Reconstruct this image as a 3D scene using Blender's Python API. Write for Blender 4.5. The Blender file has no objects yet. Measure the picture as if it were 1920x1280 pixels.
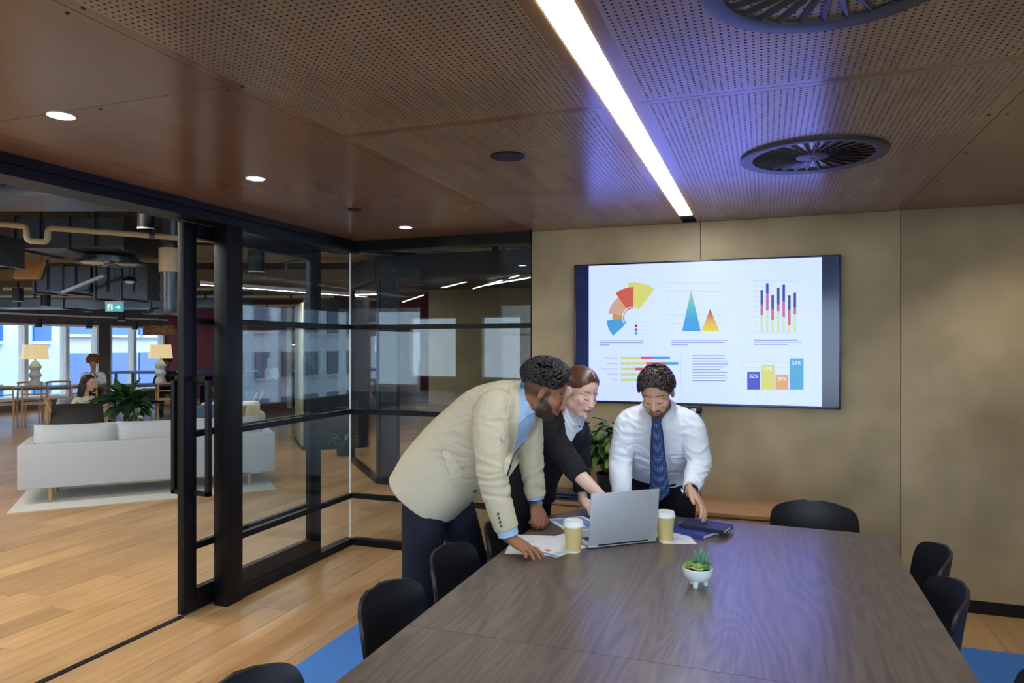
import bpy, bmesh, math, random
import numpy as np
from mathutils import Vector, Matrix, noise
from mathutils.bvhtree import BVHTree
from mathutils.geometry import delaunay_2d_cdt
random.seed(7)
SC = bpy.context.scene
COL = SC.collection
R = math.radians

# ---------------------------------------------------------------- camera
cam_d = bpy.data.cameras.new('camera'); cam = bpy.data.objects.new('camera', cam_d)
COL.objects.link(cam); SC.camera = cam
cam.location = (0, 0, 1.607); cam.rotation_euler = (R(90), 0, R(19.8))
cam_d.sensor_width = 36; cam_d.lens = 36*1317/1920; cam_d.shift_y = 6/1920
cam_d.clip_start = .05; cam_d.clip_end = 300

# ---------------------------------------------------------------- sky, exposure
SKY = 7.0
w = bpy.data.worlds.new('sky'); SC.world = w; w.use_nodes = True
wn = w.node_tree.nodes; wl = w.node_tree.links
bg = wn['Background']; bg.inputs['Strength'].default_value = SKY
tc = wn.new('ShaderNodeTexCoord'); sx = wn.new('ShaderNodeSeparateXYZ')
cr = wn.new('ShaderNodeValToRGB')
cr.color_ramp.elements[0].position = .45; cr.color_ramp.elements[0].color = (.80, .90, 1.0, 1)
cr.color_ramp.elements[1].position = 1.0; cr.color_ramp.elements[1].color = (.34, .58, .95, 1)
mr = wn.new('ShaderNodeMapRange'); mr.inputs['From Min'].default_value = -1; mr.inputs['From Max'].default_value = 1
wl.new(tc.outputs['Generated'], sx.inputs[0]); wl.new(sx.outputs['Z'], mr.inputs['Value'])
wl.new(mr.outputs[0], cr.inputs[0]); wl.new(cr.outputs[0], bg.inputs[0])
vs = SC.view_settings
vs.view_transform = 'Standard'; vs.look = 'None'; vs.gamma = 1; vs.use_curve_mapping = False
vs.exposure = 0.0
LINEAR_E, DOWN_E, LOUNGE_E, SCREEN_B = 30.0, 30.0, 20.0, 3.4   # lamp strengths

def lamp_light(parent, kind, loc, watts, color=(1, .97, .93), **kw):
    l = bpy.data.lights.new('lamp_light', kind); l.energy = watts; l.color = color
    for k, v in kw.items(): setattr(l, k, v)
    o = bpy.data.objects.new('lamp_light', l); COL.objects.link(o); o.parent = parent; o.location = loc; return o
def portal(name, loc, rot, sx, sy):
    l = bpy.data.lights.new(name, 'AREA'); l.shape = 'RECTANGLE'; l.size = sx; l.size_y = sy
    l.cycles.is_portal = True
    o = bpy.data.objects.new(name, l); o.location = loc; o.rotation_euler = rot; COL.objects.link(o)
portal('window_portal', (-.35, -2.3, 1.35), (R(90), 0, 0), 4.3, 2.1)
portal('window_portal', (2.1, -.4, 1.35), (R(90), 0, R(90)), 3.2, 2.1)
portal('window_portal', (-17.25, 13.0, 1.2), (R(90), 0, R(-90)), 9, 2.1)
portal('window_portal', (-10, -8.2, 1.2), (R(90), 0, 0), 13, 2.2)

# ---------------------------------------------------------------- materials
def srgb(*c):
    return tuple(((v/255)/12.92 if v/255 <= .04045 else ((v/255+.055)/1.055)**2.4) for v in c) + (1,)
class NT:
    def __init__(s, name):
        s.m = bpy.data.materials.new(name); s.m.use_nodes = True
        s.t = s.m.node_tree; s.n = s.t.nodes; s.l = s.t.links; s.b = s.n['Principled BSDF']
    def add(s, ty, **kw):
        n = s.n.new(ty)
        for k, v in kw.items():
            if k.startswith('i_'):
                key = k[2:]; key = int(key) if key.isdigit() else key.replace('_', ' ')
                n.inputs[key].default_value = v
            else: setattr(n, k, v)
        return n
    def link(s, a, b): s.l.new(a, b)
    def ramp(s, fac, *stops):
        r = s.add('ShaderNodeValToRGB'); e = r.color_ramp.elements
        while len(e) < len(stops): e.new(.5)
        for q, (p, c) in zip(e, stops): q.position = p; q.color = c
        s.link(fac, r.inputs[0]); return r.outputs[0]
    def coords(s, scale=(1, 1, 1), rnd=False, loc=(0, 0, 0)):
        t = s.add('ShaderNodeTexCoord'); mp = s.add('ShaderNodeMapping'); mp.inputs['Scale'].default_value = scale
        mp.inputs['Location'].default_value = loc
        if rnd:
            oi = s.add('ShaderNodeObjectInfo'); ml = s.add('ShaderNodeVectorMath', operation='MULTIPLY_ADD')
            s.link(oi.outputs['Random'], ml.inputs[0]); ml.inputs[1].default_value = (37, 53, 71)
            s.link(t.outputs['Object'], ml.inputs[2]); s.link(ml.outputs[0], mp.inputs[0]); s.oi = oi
        else: s.link(t.outputs['Object'], mp.inputs[0])
        return mp.outputs[0]
    def noise(s, vec, scale, detail=3, rough=.55, dist=0):
        n = s.add('ShaderNodeTexNoise', i_Scale=scale, i_Detail=detail, i_Roughness=rough, i_Distortion=dist)
        s.link(vec, n.inputs['Vector']); return n.outputs['Fac']
    def mix(s, f, a, b, blend='MIX'):
        m = s.add('ShaderNodeMix', data_type='RGBA', blend_type=blend)
        for sock, v in ((m.inputs[0], f), (m.inputs[6], a), (m.inputs[7], b)):
            if isinstance(v, (int, float, tuple)): sock.default_value = v
            else: s.link(v, sock)
        return m.outputs[2]
    def math(s, op, a, b=None, c=None):
        m = s.add('ShaderNodeMath', operation=op)
        for sock, v in zip(m.inputs, (a, b, c)):
            if v is None: continue
            if isinstance(v, (int, float)): sock.default_value = v
            else: s.link(v, sock)
        return m.outputs[0]
    def bump(s, h, strength=.2, dist=.01):
        b = s.add('ShaderNodeBump', i_Strength=strength, i_Distance=dist); s.link(h, b.inputs['Height'])
        s.link(b.outputs[0], s.b.inputs['Normal'])
    def fin(s, col=None, rough=.5, metal=0, spec=.5):
        if col is not None:
            if isinstance(col, tuple): s.b.inputs['Base Color'].default_value = col
            else: s.link(col, s.b.inputs['Base Color'])
        s.b.inputs['Roughness'].default_value = rough; s.b.inputs['Metallic'].default_value = metal
        s.b.inputs['Specular IOR Level'].default_value = spec
        return s.m
def plain(name, c, rough=.5, metal=0, var=.12, scale=12, bump=0, spec=.5, stretch=(1, 1, 1), rnd=False):
    n = NT(name); v = n.coords(stretch, rnd); f = n.noise(v, scale, 4)
    c = srgb(*c); d = tuple(x*(1-var) for x in c[:3])+(1,); e = tuple(min(1, x*(1+var)) for x in c[:3])+(1,)
    col = n.ramp(f, (.3, d), (.7, e))
    if bump: n.bump(f, bump, .004)
    return n.fin(col, rough, metal, spec)
def emis(name, c, strength=1, lin=False):
    n = NT(name); c = c if lin else srgb(*c)
    n.b.inputs['Base Color'].default_value = (0, 0, 0, 1); n.b.inputs['Roughness'].default_value = .3
    n.b.inputs['Emission Color'].default_value = tuple(c[:3])+(1,); n.b.inputs['Emission Strength'].default_value = strength
    return n.m
def wood(name, dark, light, grain=(1.2, 22, 22), rough=.4, rnd=True, mottle=.35, var=.25, spec=.5, bump=.05, knots=False):
    """grain runs along local X when grain = (low, high, high)"""
    n = NT(name); v = n.coords(grain, rnd)
    g = n.noise(v, 1.0, 5, .6, .25); v2 = n.coords((1, 1, 1), rnd); mo = n.noise(v2, 2.2, 2, .45)
    col = n.ramp(g, (.22, srgb(*dark)), (.72, srgb(*light)))
    col = n.mix(mottle, col, n.ramp(mo, (.22, srgb(*dark)), (.78, srgb(*light))))
    if rnd:
        f = n.math('MULTIPLY_ADD', n.oi.outputs['Random'], 2*var, 1-var)
        hs = n.add('ShaderNodeHueSaturation'); n.link(f, hs.inputs['Value']); n.link(col, hs.inputs['Color']); col = hs.outputs[0]
    if knots:
        vo = n.add('ShaderNodeTexVoronoi', i_Scale=1.0); vk = n.coords((2.0, 6.0, 6.0), rnd); n.link(vk, vo.inputs['Vector'])
        k = n.ramp(vo.outputs['Distance'], (.02, (1, 1, 1, 1)), (.12, (0, 0, 0, 1)))
        col = n.mix(n.math('MULTIPLY', k, .55), col, srgb(96, 66, 40))
    if bump: n.bump(g, bump, .003)
    return n.fin(col, rough, 0, spec)
M = {}
M['black'] = plain('black_steel', (11, 12, 16), .42, 0, .1, spec=.3)
M['blackmatte'] = plain('black_shell', (17, 17, 21), .48, 0, .1, 30)
M['white'] = plain('white_paint', (228, 228, 226), .5, 0, .03)
M['oak'] = wood('oak_floor', (165, 122, 76), (214, 174, 122), (1.1, 26, 26), .36, True, .4, .16, .5, .03, True)
M['plyw'] = wood('birch_ply_wall', (136, 117, 84), (200, 179, 140), (2.2, 9, 1.3), .5, True, .8, .05, .35, .02)
M['plyc'] = wood('ply_ceiling', (132, 97, 66), (152, 114, 80), (5, .8, 5), .2, False, .4, .05, .75, .0)
def perforated():
    n = NT('perforated_ply'); v = n.coords((9, 1.2, 5)); g = n.noise(v, 1.0, 5, .6, .6); v2 = n.coords(); mo = n.noise(v2, 1.6, 3)
    col = n.ramp(n.math('ADD', n.math('MULTIPLY', g, .5), n.math('MULTIPLY', mo, .5)), (.35, srgb(146, 119, 87)), (.68, srgb(178, 150, 112)))
    t = n.add('ShaderNodeTexCoord'); s = n.add('ShaderNodeSeparateXYZ'); n.link(t.outputs['Object'], s.inputs[0])
    fx = n.math('SUBTRACT', n.math('FRACT', n.math('DIVIDE', s.outputs['X'], .02)), .5)
    fy = n.math('SUBTRACT', n.math('FRACT', n.math('DIVIDE', s.outputs['Y'], .02)), .5)
    d = n.math('SQRT', n.math('ADD', n.math('MULTIPLY', fx, fx), n.math('MULTIPLY', fy, fy)))
    hole = n.math('LESS_THAN', d, .2)
    n.link(n.mix(hole, col, srgb(30, 20, 13)), n.b.inputs['Base Color'])
    n.link(n.math('MULTIPLY_ADD', hole, .6, .26), n.b.inputs['Roughness'])
    n.b.inputs['Specular IOR Level'].default_value = .9
    return n.m
M['perf'] = perforated()
def tablewood():
    n = NT('dark_oak_tabletop'); v = n.coords((4.2, .55, 1), True)
    q = n.math('FRACT', n.math('MULTIPLY', n.noise(v, 1.0, 2, .45, .3), 22))
    q = n.math('MULTIPLY', n.math('ABSOLUTE', n.math('SUBTRACT', q, .5)), 2)
    v2 = n.coords((110, 3, 3), True); g = n.noise(v2, 1.0, 4)
    f = n.math('ADD', n.math('MULTIPLY', q, .24), n.math('MULTIPLY', g, .72))
    col = n.ramp(f, (.18, srgb(74, 63, 56)), (.5, srgb(102, 89, 80)), (.85, srgb(126, 112, 101)))
    n.bump(f, .06, .002)
    return n.fin(col, .30, 0, .75)
M['table'] = tablewood()
def glassmat(name, tint=(.93, .96, .97, 1), f0=.03, gain=1.0):
    n = NT(name); n.n.remove(n.b); out = n.n['Material Output']
    tr = n.add('ShaderNodeBsdfTransparent'); tr.inputs[0].default_value = tint
    gl = n.add('ShaderNodeBsdfGlossy'); gl.inputs['Roughness'].default_value = 0.0; gl.inputs[0].default_value = (1, 1, 1, 1)
    lw = n.add('ShaderNodeLayerWeight'); lw.inputs[0].default_value = .5
    p = n.math('POWER', lw.outputs['Facing'], 5.0)
    f = n.math('MULTIPLY', n.math('MULTIPLY_ADD', p, 1-f0, f0), gain); mx = n.add('ShaderNodeMixShader')
    n.link(f, mx.inputs[0]); n.link(tr.outputs[0], mx.inputs[1]); n.link(gl.outputs[0], mx.inputs[2]); n.link(mx.outputs[0], out.inputs[0])
    return n.m
M['glass'] = glassmat('pane_glass')
M['vase'] = glassmat('vase_glass', (.9, .94, .96, 1), .08)

# ---------------------------------------------------------------- geometry helpers
class G:
    def __init__(s): s.v = []; s.f = []; s.mi = []; s.cm = 0
    def _add(s, vs, fs, m=None):
        o = len(s.v); vs = [Vector(p) for p in vs]
        s.v += [m @ p for p in vs] if m is not None else vs
        s.f += [tuple(o+i for i in f) for f in fs]; s.mi += [s.cm]*len(fs); return s
    def box(s, c, d, m=None, bev=0):
        x, y, z = (q/2 for q in d); c = Vector(c)
        if bev <= 0:
            vs = [c+Vector((a*x, b*y, e*z)) for e in (-1, 1) for b in (-1, 1) for a in (-1, 1)]
            return s._add(vs, [(0, 2, 3, 1), (4, 5, 7, 6), (0, 1, 5, 4), (2, 6, 7, 3), (0, 4, 6, 2), (1, 3, 7, 5)], m)
        bm = bmesh.new(); bmesh.ops.create_cube(bm, size=1)
        for q in bm.verts: q.co = Vector((q.co.x*2*x, q.co.y*2*y, q.co.z*2*z))+c
        bmesh.ops.bevel(bm, geom=bm.edges[:], offset=bev, segments=2, profile=.6, affect='EDGES')
        bm.verts.index_update()
        s._add([q.co.copy() for q in bm.verts], [tuple(q.index for q in f.verts) for f in bm.faces], m); bm.free(); return s
    def box2(s, lo, hi, m=None, bev=0):
        return s.box([(a+b)/2 for a, b in zip(lo, hi)], [abs(b-a) for a, b in zip(lo, hi)], m, bev)
    def lathe(s, prof, n=24, m=None, cap=True):
        vs = [(r*math.cos(2*math.pi*k/n), r*math.sin(2*math.pi*k/n), z) for r, z in prof for k in range(n)]
        fs = [(i*n+k, i*n+(k+1) % n, (i+1)*n+(k+1) % n, (i+1)*n+k) for i in range(len(prof)-1) for k in range(n)]
        if cap: fs += [tuple(range(n-1, -1, -1)), tuple((len(prof)-1)*n+k for k in range(n))]
        return s._add(vs, fs, m)
    def cyl(s, a, b, r, r2=None, n=14):
        a, b = Vector(a), Vector(b); d = b-a
        m = Matrix.Translation(a) @ d.to_track_quat('Z', 'Y').to_matrix().to_4x4()
        return s.lathe([(r, 0), (r if r2 is None else r2, d.length)], n, m)
    def tube(s, pts, r, n=10):
        pts = [Vector(p) for p in pts]; k = len(pts); rs = r if hasattr(r, '__len__') else [r]*k
        up = Vector((0, 0, 1)); vs = []; pu = None
        for i, p in enumerate(pts):
            t = (pts[min(i+1, k-1)]-pts[max(i-1, 0)]).normalized()
            if pu is None:
                pu = up if abs(t.z) < .9 else Vector((1, 0, 0))
            u = (pu-t*pu.dot(t)).normalized(); pu = u; w_ = t.cross(u)
            vs += [p+(u*math.cos(2*math.pi*j/n)+w_*math.sin(2*math.pi*j/n))*rs[i] for j in range(n)]
        fs = [(i*n+j, i*n+(j+1) % n, (i+1)*n+(j+1) % n, (i+1)*n+j) for i in range(k-1) for j in range(n)]
        fs += [tuple(range(n-1, -1, -1)), tuple((k-1)*n+j for j in range(n))]
        return s._add(vs, fs)
    def prism(s, poly, z0, z1, m=None):
        n = len(poly); vs = [(x, y, z0) for x, y in poly]+[(x, y, z1) for x, y in poly]
        return s._add(vs, [tuple(range(n-1, -1, -1)), tuple(range(n, 2*n))]+[(i, (i+1) % n, n+(i+1) % n, n+i) for i in range(n)], m)
    def ell(s, c, r, m=None, n=16, k=10):
        prof = [(math.sin(math.pi*i/k), -math.cos(math.pi*i/k)) for i in range(1, k)]
        mm = Matrix.Translation(Vector(c)) @ (m or Matrix()) @ Matrix.Diagonal((r[0], r[1], r[2], 1))
        o = len(s.v); s.lathe(prof, n, mm, False)
        b = len(s.v); s.v += [mm @ Vector((0, 0, -1)), mm @ Vector((0, 0, 1))]; e = o+(len(prof)-1)*n
        for j in range(n):
            s.f += [(b, o+(j+1) % n, o+j), (b+1, e+j, e+(j+1) % n)]; s.mi += [s.cm]*2
        return s
    def grid(s, P):
        """P[i][j] points"""
        a, b = len(P), len(P[0])
        return s._add([p for r in P for p in r], [(i*b+j, i*b+j+1, (i+1)*b+j+1, (i+1)*b+j) for i in range(a-1) for j in range(b-1)])
    def mesh(s, name, mats, smooth=False):
        me = bpy.data.meshes.new(name); me.from_pydata([tuple(p) for p in s.v], [], s.f)
        for m in (mats if isinstance(mats, (list, tuple)) else [mats]): me.materials.append(m)
        if any(s.mi): me.polygons.foreach_set('material_index', s.mi)
        me.validate()
        if smooth:
            me.polygons.foreach_set('use_smooth', [True]*len(me.polygons))
            if smooth == 'auto': me.set_sharp_from_angle(angle=R(40))
        me.update(); return me
def link(name, me, parent=None):
    o = bpy.data.objects.new(name, me); COL.objects.link(o)
    if parent is not None: o.parent = parent
    return o
def part(name, g, mat, parent=None, smooth='auto', label=None):
    o = link(name, g.mesh(name, mat, smooth), parent)
    if label: o['label'] = label
    return o
def thing(name, label, cat, loc=(0, 0, 0), rz=0, group=None, kind=None):
    o = bpy.data.objects.new(name, None); COL.objects.link(o); o.empty_display_size = .1
    o.location = loc; o.rotation_euler = (0, 0, rz); return tag(o, label, cat, group, kind)
def tag(o, label=None, cat=None, group=None, kind=None):
    if label: o['label'] = label
    if cat: o['category'] = cat
    if group: o['group'] = group
    if kind: o['kind'] = kind
    return o
def copy_tree(o, parent=None):
    c = o.copy(); COL.objects.link(c); c.parent = parent
    for ch in list(o.children): copy_tree(ch, c)
    return c
def smoothstep(t): t = max(0, min(1, t)); return t*t*(3-2*t)
def cat_rom(pts, k=6):
    """dense Catmull-Rom through rows of numbers"""
    P = [np.array(p, float) for p in pts]; P = [2*P[0]-P[1]]+P+[2*P[-1]-P[-2]]; out = []
    for i in range(1, len(P)-2):
        for j in range(k):
            t = j/k
            out.append(.5*(2*P[i]+(P[i+1]-P[i-1])*t+(2*P[i-1]-5*P[i]+4*P[i+1]-P[i+2])*t*t+(3*P[i]-P[i-1]-3*P[i+1]+P[i+2])*t**3))
    out.append(P[-2]); return out
def text_mesh(s, size):
    c = bpy.data.curves.new('t', 'FONT'); c.body = s; c.size = size; c.align_x = 'CENTER'; c.align_y = 'CENTER'; c.extrude = .0002
    o = bpy.data.objects.new('t', c); COL.objects.link(o); dg = bpy.context.evaluated_depsgraph_get()
    me = bpy.data.meshes.new_from_object(o.evaluated_get(dg)); bpy.data.objects.remove(o); return me
# ================================================================ SETTING
CEIL, WY, GX = 2.435, 4.90, -3.15
def struct(name, label=None):
    o = bpy.data.objects.new(name, None); COL.objects.link(o); o['kind'] = 'structure'
    if label: o['label'] = label
    return o
# floor: screed under the boards + single boards where they can be told apart
fl = part('floor', G().box2((-22, -9, -.2), (4, 27, -.004)), wood('far_boards', (160, 120, 78), (205, 166, 116), (26, 1.1, 26), .36, False, .4, .1), None)
tag(fl, 'oak board floor running through the meeting room and the lounge', kind='structure')
PW, PL = .205, 2.2
pm = {}
c_, s_ = math.cos(R(19.8)), math.sin(R(19.8))
def proj(x, y, z):
    t = -s_*x+c_*y
    if t < .2: return None
    return 960+1317*(c_*x+s_*y)/t, 646-1317*(z-1.607)/t, t
plank_g = G().box((0, 0, 0), (PL-.0022, PW-.0022, .012), None, .0012)
plank_me = plank_g.mesh('plank', M['oak'])
cand = []
for i in range(-46, 10):
    x = i*PW+.07; off = random.Random(i).uniform(0, PL)
    for j in range(-1, 9):
        y = j*PL+off
        ps = [proj(x, y+d, 0) for d in (-PL/2, -PL/4, 0, PL/4, PL/2)]
        ps = [p for p in ps if p and -60 < p[0] < 1980 and p[1] < 1340]
        if not ps: continue
        if -2.15 < x < 1.95 and y+PL/2 < 4.2: continue          # under the blue rug
        if x > -1.7 and y-PL/2 > 4.9: continue                     # behind the ply wall
        cand.append((min(p[2] for p in ps), x, y))
cand.sort()
for d, x, y in cand[:300]:
    o = link('plank', plank_me, fl); o.location = (x, y, -.006); o.rotation_euler = (0, 0, R(90))
# ceiling of plywood panels
ce = part('ceiling', G().box2((-3.3, -2.4, CEIL+.018), (2.1, WY+.1, CEIL+.12)), M['black'])
tag(ce, 'plywood panel ceiling, perforated in the middle', kind='structure')
for x0, x1, m in ((-3.10, -2.83, 'plyc'), (-2.83, -1.61, 'plyc'), (-1.61, -.52, 'perf'), (-.432, .79, 'perf'), (.79, 2.0, 'plyc')):
    for y0, y1 in ((-2.2, 0), (0, 2.41), (2.41, WY)):
        sh = 1.0 if m == 'plyc' and x0 < 0 else 0
        ya, yb = (y0, y1) if not sh else (y0-(.6 if y0 > 0 else 0), y1-(.6 if y1 < 4 else 0))
        if m == 'perf':      # perforated sheet with its plain margin
            p = part('ceiling_panel', G().box2((x0+.0015, ya+.0015, CEIL), (x1-.0015, yb-.0015, CEIL+.018)), M['plyc'], ce)
            q = part('perforated_field', G().box2((x0+.045, ya+.03, CEIL-.0006), (x1-.045, yb-.03, CEIL+.001)), M['perf'], p)
        else:
            part('ceiling_panel', G().box2((x0+.0015, ya+.0015, CEIL), (x1-.0015, yb-.0015, CEIL+.018)), M['plyc'], ce)
scr = G().lathe([(.0055, 0), (.0055, .002)], 10).mesh('screw', M['black'])
for x in (-2.80, -2.86, -1.64, -1.58, -2.2, .76, .82):
    for y in (1.3, 1.86, 2.4, 2.95, 3.5, 4.05, 4.6):
        o = link('screw', scr, ce); o.location = (x, y+.03*math.sin(9*x), CEIL-.0018)
# plywood wall with the screen
wb = part('wall_back', G().box2((-1.61, WY+.02, 0), (2.05, WY+.16, 2.6)), M['black'])
tag(wb, 'mottled birch plywood panel wall behind the television', kind='structure')
for x0, x1 in ((-1.61, -.41), (-.41, .79), (.79, 2.0)):
    part('wall_panel', G().box2((x0+.002, WY, .075), (x1-.002, WY+.02, CEIL)), M['plyw'], wb)
part('end_trim', G().box2((-1.618, WY-.004, 0), (-1.609, WY+.16, CEIL)), M['black'], wb)
o = part('baseboard_back', G().box2((-1.61, WY-.008, 0), (2.0, WY+.02, .073)), M['black']); o['kind'] = 'structure'
# right and rear walls, with the windows that light the room
def wall_with_window(name, wname, axis, pos, a0, a1, w0, w1, z0, z1, thick, nm):
    def bx(u0, u1, zz0, zz1, t0, t1):
        return G().box2((u0, pos+t0, zz0), (u1, pos+t1, zz1)) if axis == 'y' else G().box2((pos+t0, u0, zz0), (pos+t1, u1, zz1))
    g = G()
    for u0, u1, q0, q1 in ((a0, a1, 0, z0), (a0, a1, z1, 2.6), (a0, w0, z0, z1), (w1, a1, z0, z1)):
        b = bx(u0, u1, q0, q1, 0, thick); g._add(b.v, b.f)
    o = part(name, g, M['plyw']); tag(o, kind='structure')
    wi = struct(wname)
    for k in range(nm+1):
        u = w0+(w1-w0)*k/nm
        part('mullion', bx(u-.025, u+.025, z0, z1, thick*.3, thick*.7), M['black'], wi)
        if k < nm: part('pane', bx(u+.02, w0+(w1-w0)*(k+1)/nm-.02, z0, z1, thick*.48, thick*.52), M['glass'], wi)
    for z in (z0, z1): part('window_frame', bx(w0, w1, z-.03, z+.03, thick*.3, thick*.7), M['black'], wi)
wall_with_window('wall_rear', 'window_2', 'y', -2.2, -3.2, 2.05, -2.5, 1.8, .35, 2.35, -.12, 3)
wall_with_window('wall_right', 'window_3', 'x', 2.0, -2.2, WY+.15, -2.0, 1.2, .35, 2.35, .12, 2)
# glass partition towards the lounge
gl = struct('wall_left', 'black framed glass partition between meeting room and lounge')
def gp(name, lo, hi, m='black', par=None, bev=0): return part(name, G().box2(lo, hi, None, bev), M[m], par or gl)
gp('header', (-3.30, -2.2, 2.345), (-3.10, WY+.05, CEIL+.02))
gp('header_lip', (-3.098, -2.2, 2.395), (-3.075, WY-.06, CEIL-.001))
gp('jamb_post', (-3.20, 3.455, 0), (-3.10, 3.595, 2.345), bev=.003)
gp('jamb_post', (-3.20, 1.55, 0), (-3.10, 1.65, 2.345))
gp('corner_post', (-3.155, WY-.012, 0), (-3.146, WY-.003, 2.345), 'white')
for y0, y1 in ((3.595, WY-.015), (-2.2, 1.55)):
    gp('bottom_rail', (-3.185, y0, 0), (-3.115, y1, .055))
    for z in (.392, 1.07, 1.748): gp('transom', (-3.165, y0, z-.019), (-3.128, y1, z+.019))
    zs = [.055, .373, .411, 1.051, 1.089, 1.729, 1.767, 2.345]
    for k in range(0, 8, 2): gp('pane', (-3.151, y0, zs[k]), (-3.145, y1, zs[k+1]), 'glass')
gp('floor_track', (-3.262, -2.2, 0), (-3.222, 3.24, .004))
gp('threshold', (-3.24, 3.595, 0), (-3.19, WY, .03))
wf = struct('window_1', 'black framed glass screen between meeting room and corridor')
gp('header', (-3.10, WY-.04, 2.355), (-1.619, WY+.06, CEIL+.02), par=wf)
gp('bottom_rail', (-3.115, WY-.03, 0), (-1.619, WY+.03, .055), par=wf)
for z in (.392, 1.07, 1.748): gp('transom', (-3.128, WY-.018, z-.019), (-1.619, WY+.018, z+.019), par=wf)
for k in range(0, 8, 2): gp('pane', (-3.145, WY-.003, zs[k]), (-1.619, WY+.003, min(zs[k+1], 2.355)), 'glass', wf)
# sliding door, pushed open behind the fixed glass
dr = struct('door_1', 'black framed sliding glass door standing open behind the fixed glazing')
DX0, DX1 = -3.268, -3.222
gp('stile', (DX0, 3.237, .012), (DX1, 3.338, 2.335), par=dr, bev=.002); gp('stile', (DX0, 4.47, .012), (DX1, 4.60, 2.335), par=dr, bev=.002)
gp('bottom_rail', (DX0, 3.338, .012), (DX1, 4.47, .14), par=dr); gp('top_rail', (DX0, 3.338, 2.25), (DX1, 4.47, 2.335), par=dr)
for z in (.392, 1.07, 1.748): gp('transom', (DX0+.005, 3.338, z-.019), (DX1-.005, 4.47, z+.019), par=dr)
zd = [.14, .373, .411, 1.051, 1.089, 1.729, 1.767, 2.25]
for k in range(0, 8, 2): gp('pane', (-3.248, 3.338, zd[k]), (-3.242, 4.47, zd[k+1]), 'glass', dr)
for sg, dd in ((1, .14), (-1, .10)):
    x0 = DX1 if sg > 0 else DX0; x1 = x0+sg*dd
    h = gp('pull_handle', (min(x1-sg*.028, x1), 3.285, .71), (max(x1-sg*.028, x1), 3.313, 1.42), par=dr, bev=.002)
    for z in (.724, 1.406): part('handle_arm', G().box2((min(x0, x1), 3.285, z-.014), (max(x0, x1), 3.313, z+.014), None, .002), M['black'], h)
# rug under the table
rug = part('area_rug', G().box2((-2.2, -1.4, 0), (1.95, 4.305, .009), None, .003), plain('blue_rug', (70, 128, 204), .95, 0, .16, 260, .3))
tag(rug, 'flat bright blue rug under the meeting table', 'rug')
# ================================================================ CEILING FITTINGS
lin = thing('linear_light', 'long white recessed strip light in the plywood ceiling', 'light', (-.476, 2.0, CEIL))
part('housing', G().box2((-.043, -3.6, .001), (.043, 2.62, .017)), M['white'], lin)
part('diffuser', G().box2((-.038, -3.6, -.003), (.038, 2.6, .001)), emis('strip_light', (.93, .97, 1.0), LINEAR_E, True), lin)
def downlight(x, y, lab):
    t = thing('downlight', lab, 'light', (x, y, CEIL), 0, 'recessed downlights')
    part('trim_ring', G().lathe([(.048, -.0005), (.048, -.003), (.044, -.004), (.044, -.0005)], 28), M['white'], t)
    part('lens', G().lathe([(.0435, -.0012), (.040, -.003), (.001, -.0035)], 28, None, False), emis('downlight_lens', (1, .96, .9), DOWN_E, True), t)
    lamp_light(t, 'SPOT', (0, 0, -.012), 26, (1, .96, .9), spot_size=R(125), spot_blend=.8, shadow_soft_size=.04)
downlight(-2.39, 1.834, 'round recessed downlight in plain ply, first of the row along the doorway')
downlight(-2.385, 2.857, 'round recessed downlight in plain ply beside the sliding door')
downlight(-2.381, 4.40, 'round recessed downlight in plain ply near the corner of the glass')
for k, y in enumerate((.8, -.3, -1.4)): downlight(-2.39, y, 'added round recessed downlight, out of view over the doorway side, for room light')  # row continued out of view with added downlights for more room light
for k, y in enumerate((-.3, 1.8, 4.40)): downlight(1.40, y, 'round recessed downlight of a partly added row in plain ceiling away from the door')  # all but the last are added out of view for room light
t = thing('ceiling_speaker', 'dark round speaker grille set in the perforated ceiling', 'speaker', (-1.06, 2.893, CEIL))
part('grille', G().lathe([(.074, -.0015), (.070, -.005), (.001, -.006)], 32, None, False), plain('dark_grille', (40, 36, 36), .6, 0, .3, 300), t)
part('rim', G().lathe([(.077, 0), (.077, -.004), (.073, -.006), (.073, 0)], 32), M['black'], t)
t = thing('ceiling_sensor', 'small dark round sensor in the plain ceiling strip', 'sensor', (-2.368, 3.728, CEIL))
part('base', G().lathe([(.042, 0), (.042, -.004), (.028, -.008), (.001, -.010)], 24, None, False), M['black'], t)
part('lens', G().lathe([(.016, -.009), (.012, -.016), (.001, -.018)], 16, None, False), plain('sensor_lens', (50, 44, 40), .3), t)
def diffuser(x, y, lab):
    t = thing('swirl_diffuser', lab, 'air vent', (x, y, CEIL), 0, 'round swirl air diffusers')
    r = .30
    part('ring', G().lathe([(r, 0), (r, -.010), (r-.008, -.014), (r-.052, -.010), (r-.056, -.002), (r-.056, .0)], 56), M['vent'], t)
    part('backing', G().lathe([(r-.05, .012), (.001, .013)], 40, None, False), plain('vent_void', (5, 5, 6), .9), t)
    part('hub', G().lathe([(.001, -.014), (.055, -.013), (.068, -.009), (.07, .0)], 32, None, False), M['vent'], t)
    part('hub_screw', G().lathe([(.001, -.0165), (.008, -.016), (.009, -.013)], 12, None, False), M['black'], t)
    vg = G()
    n = 28
    me = G()._add([(.066, -.010, -.010), (.066, .001, .004), (r-.054, -.020, -.010), (r-.054, .004, .006),
                   (.066, -.0085, -.0105), (.066, .0025, .0035), (r-.054, -.0175, -.0105), (r-.054, .0065, .0055)],
                  [(0, 1, 3, 2), (4, 6, 7, 5), (0, 2, 6, 4), (1, 5, 7, 3), (0, 4, 5, 1), (2, 3, 7, 6)]).mesh('vane', M['vent'])
    for k in range(n):
        o = link('vane', me, t); o.rotation_euler = (0, 0, 2*math.pi*k/n+.1)
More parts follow.
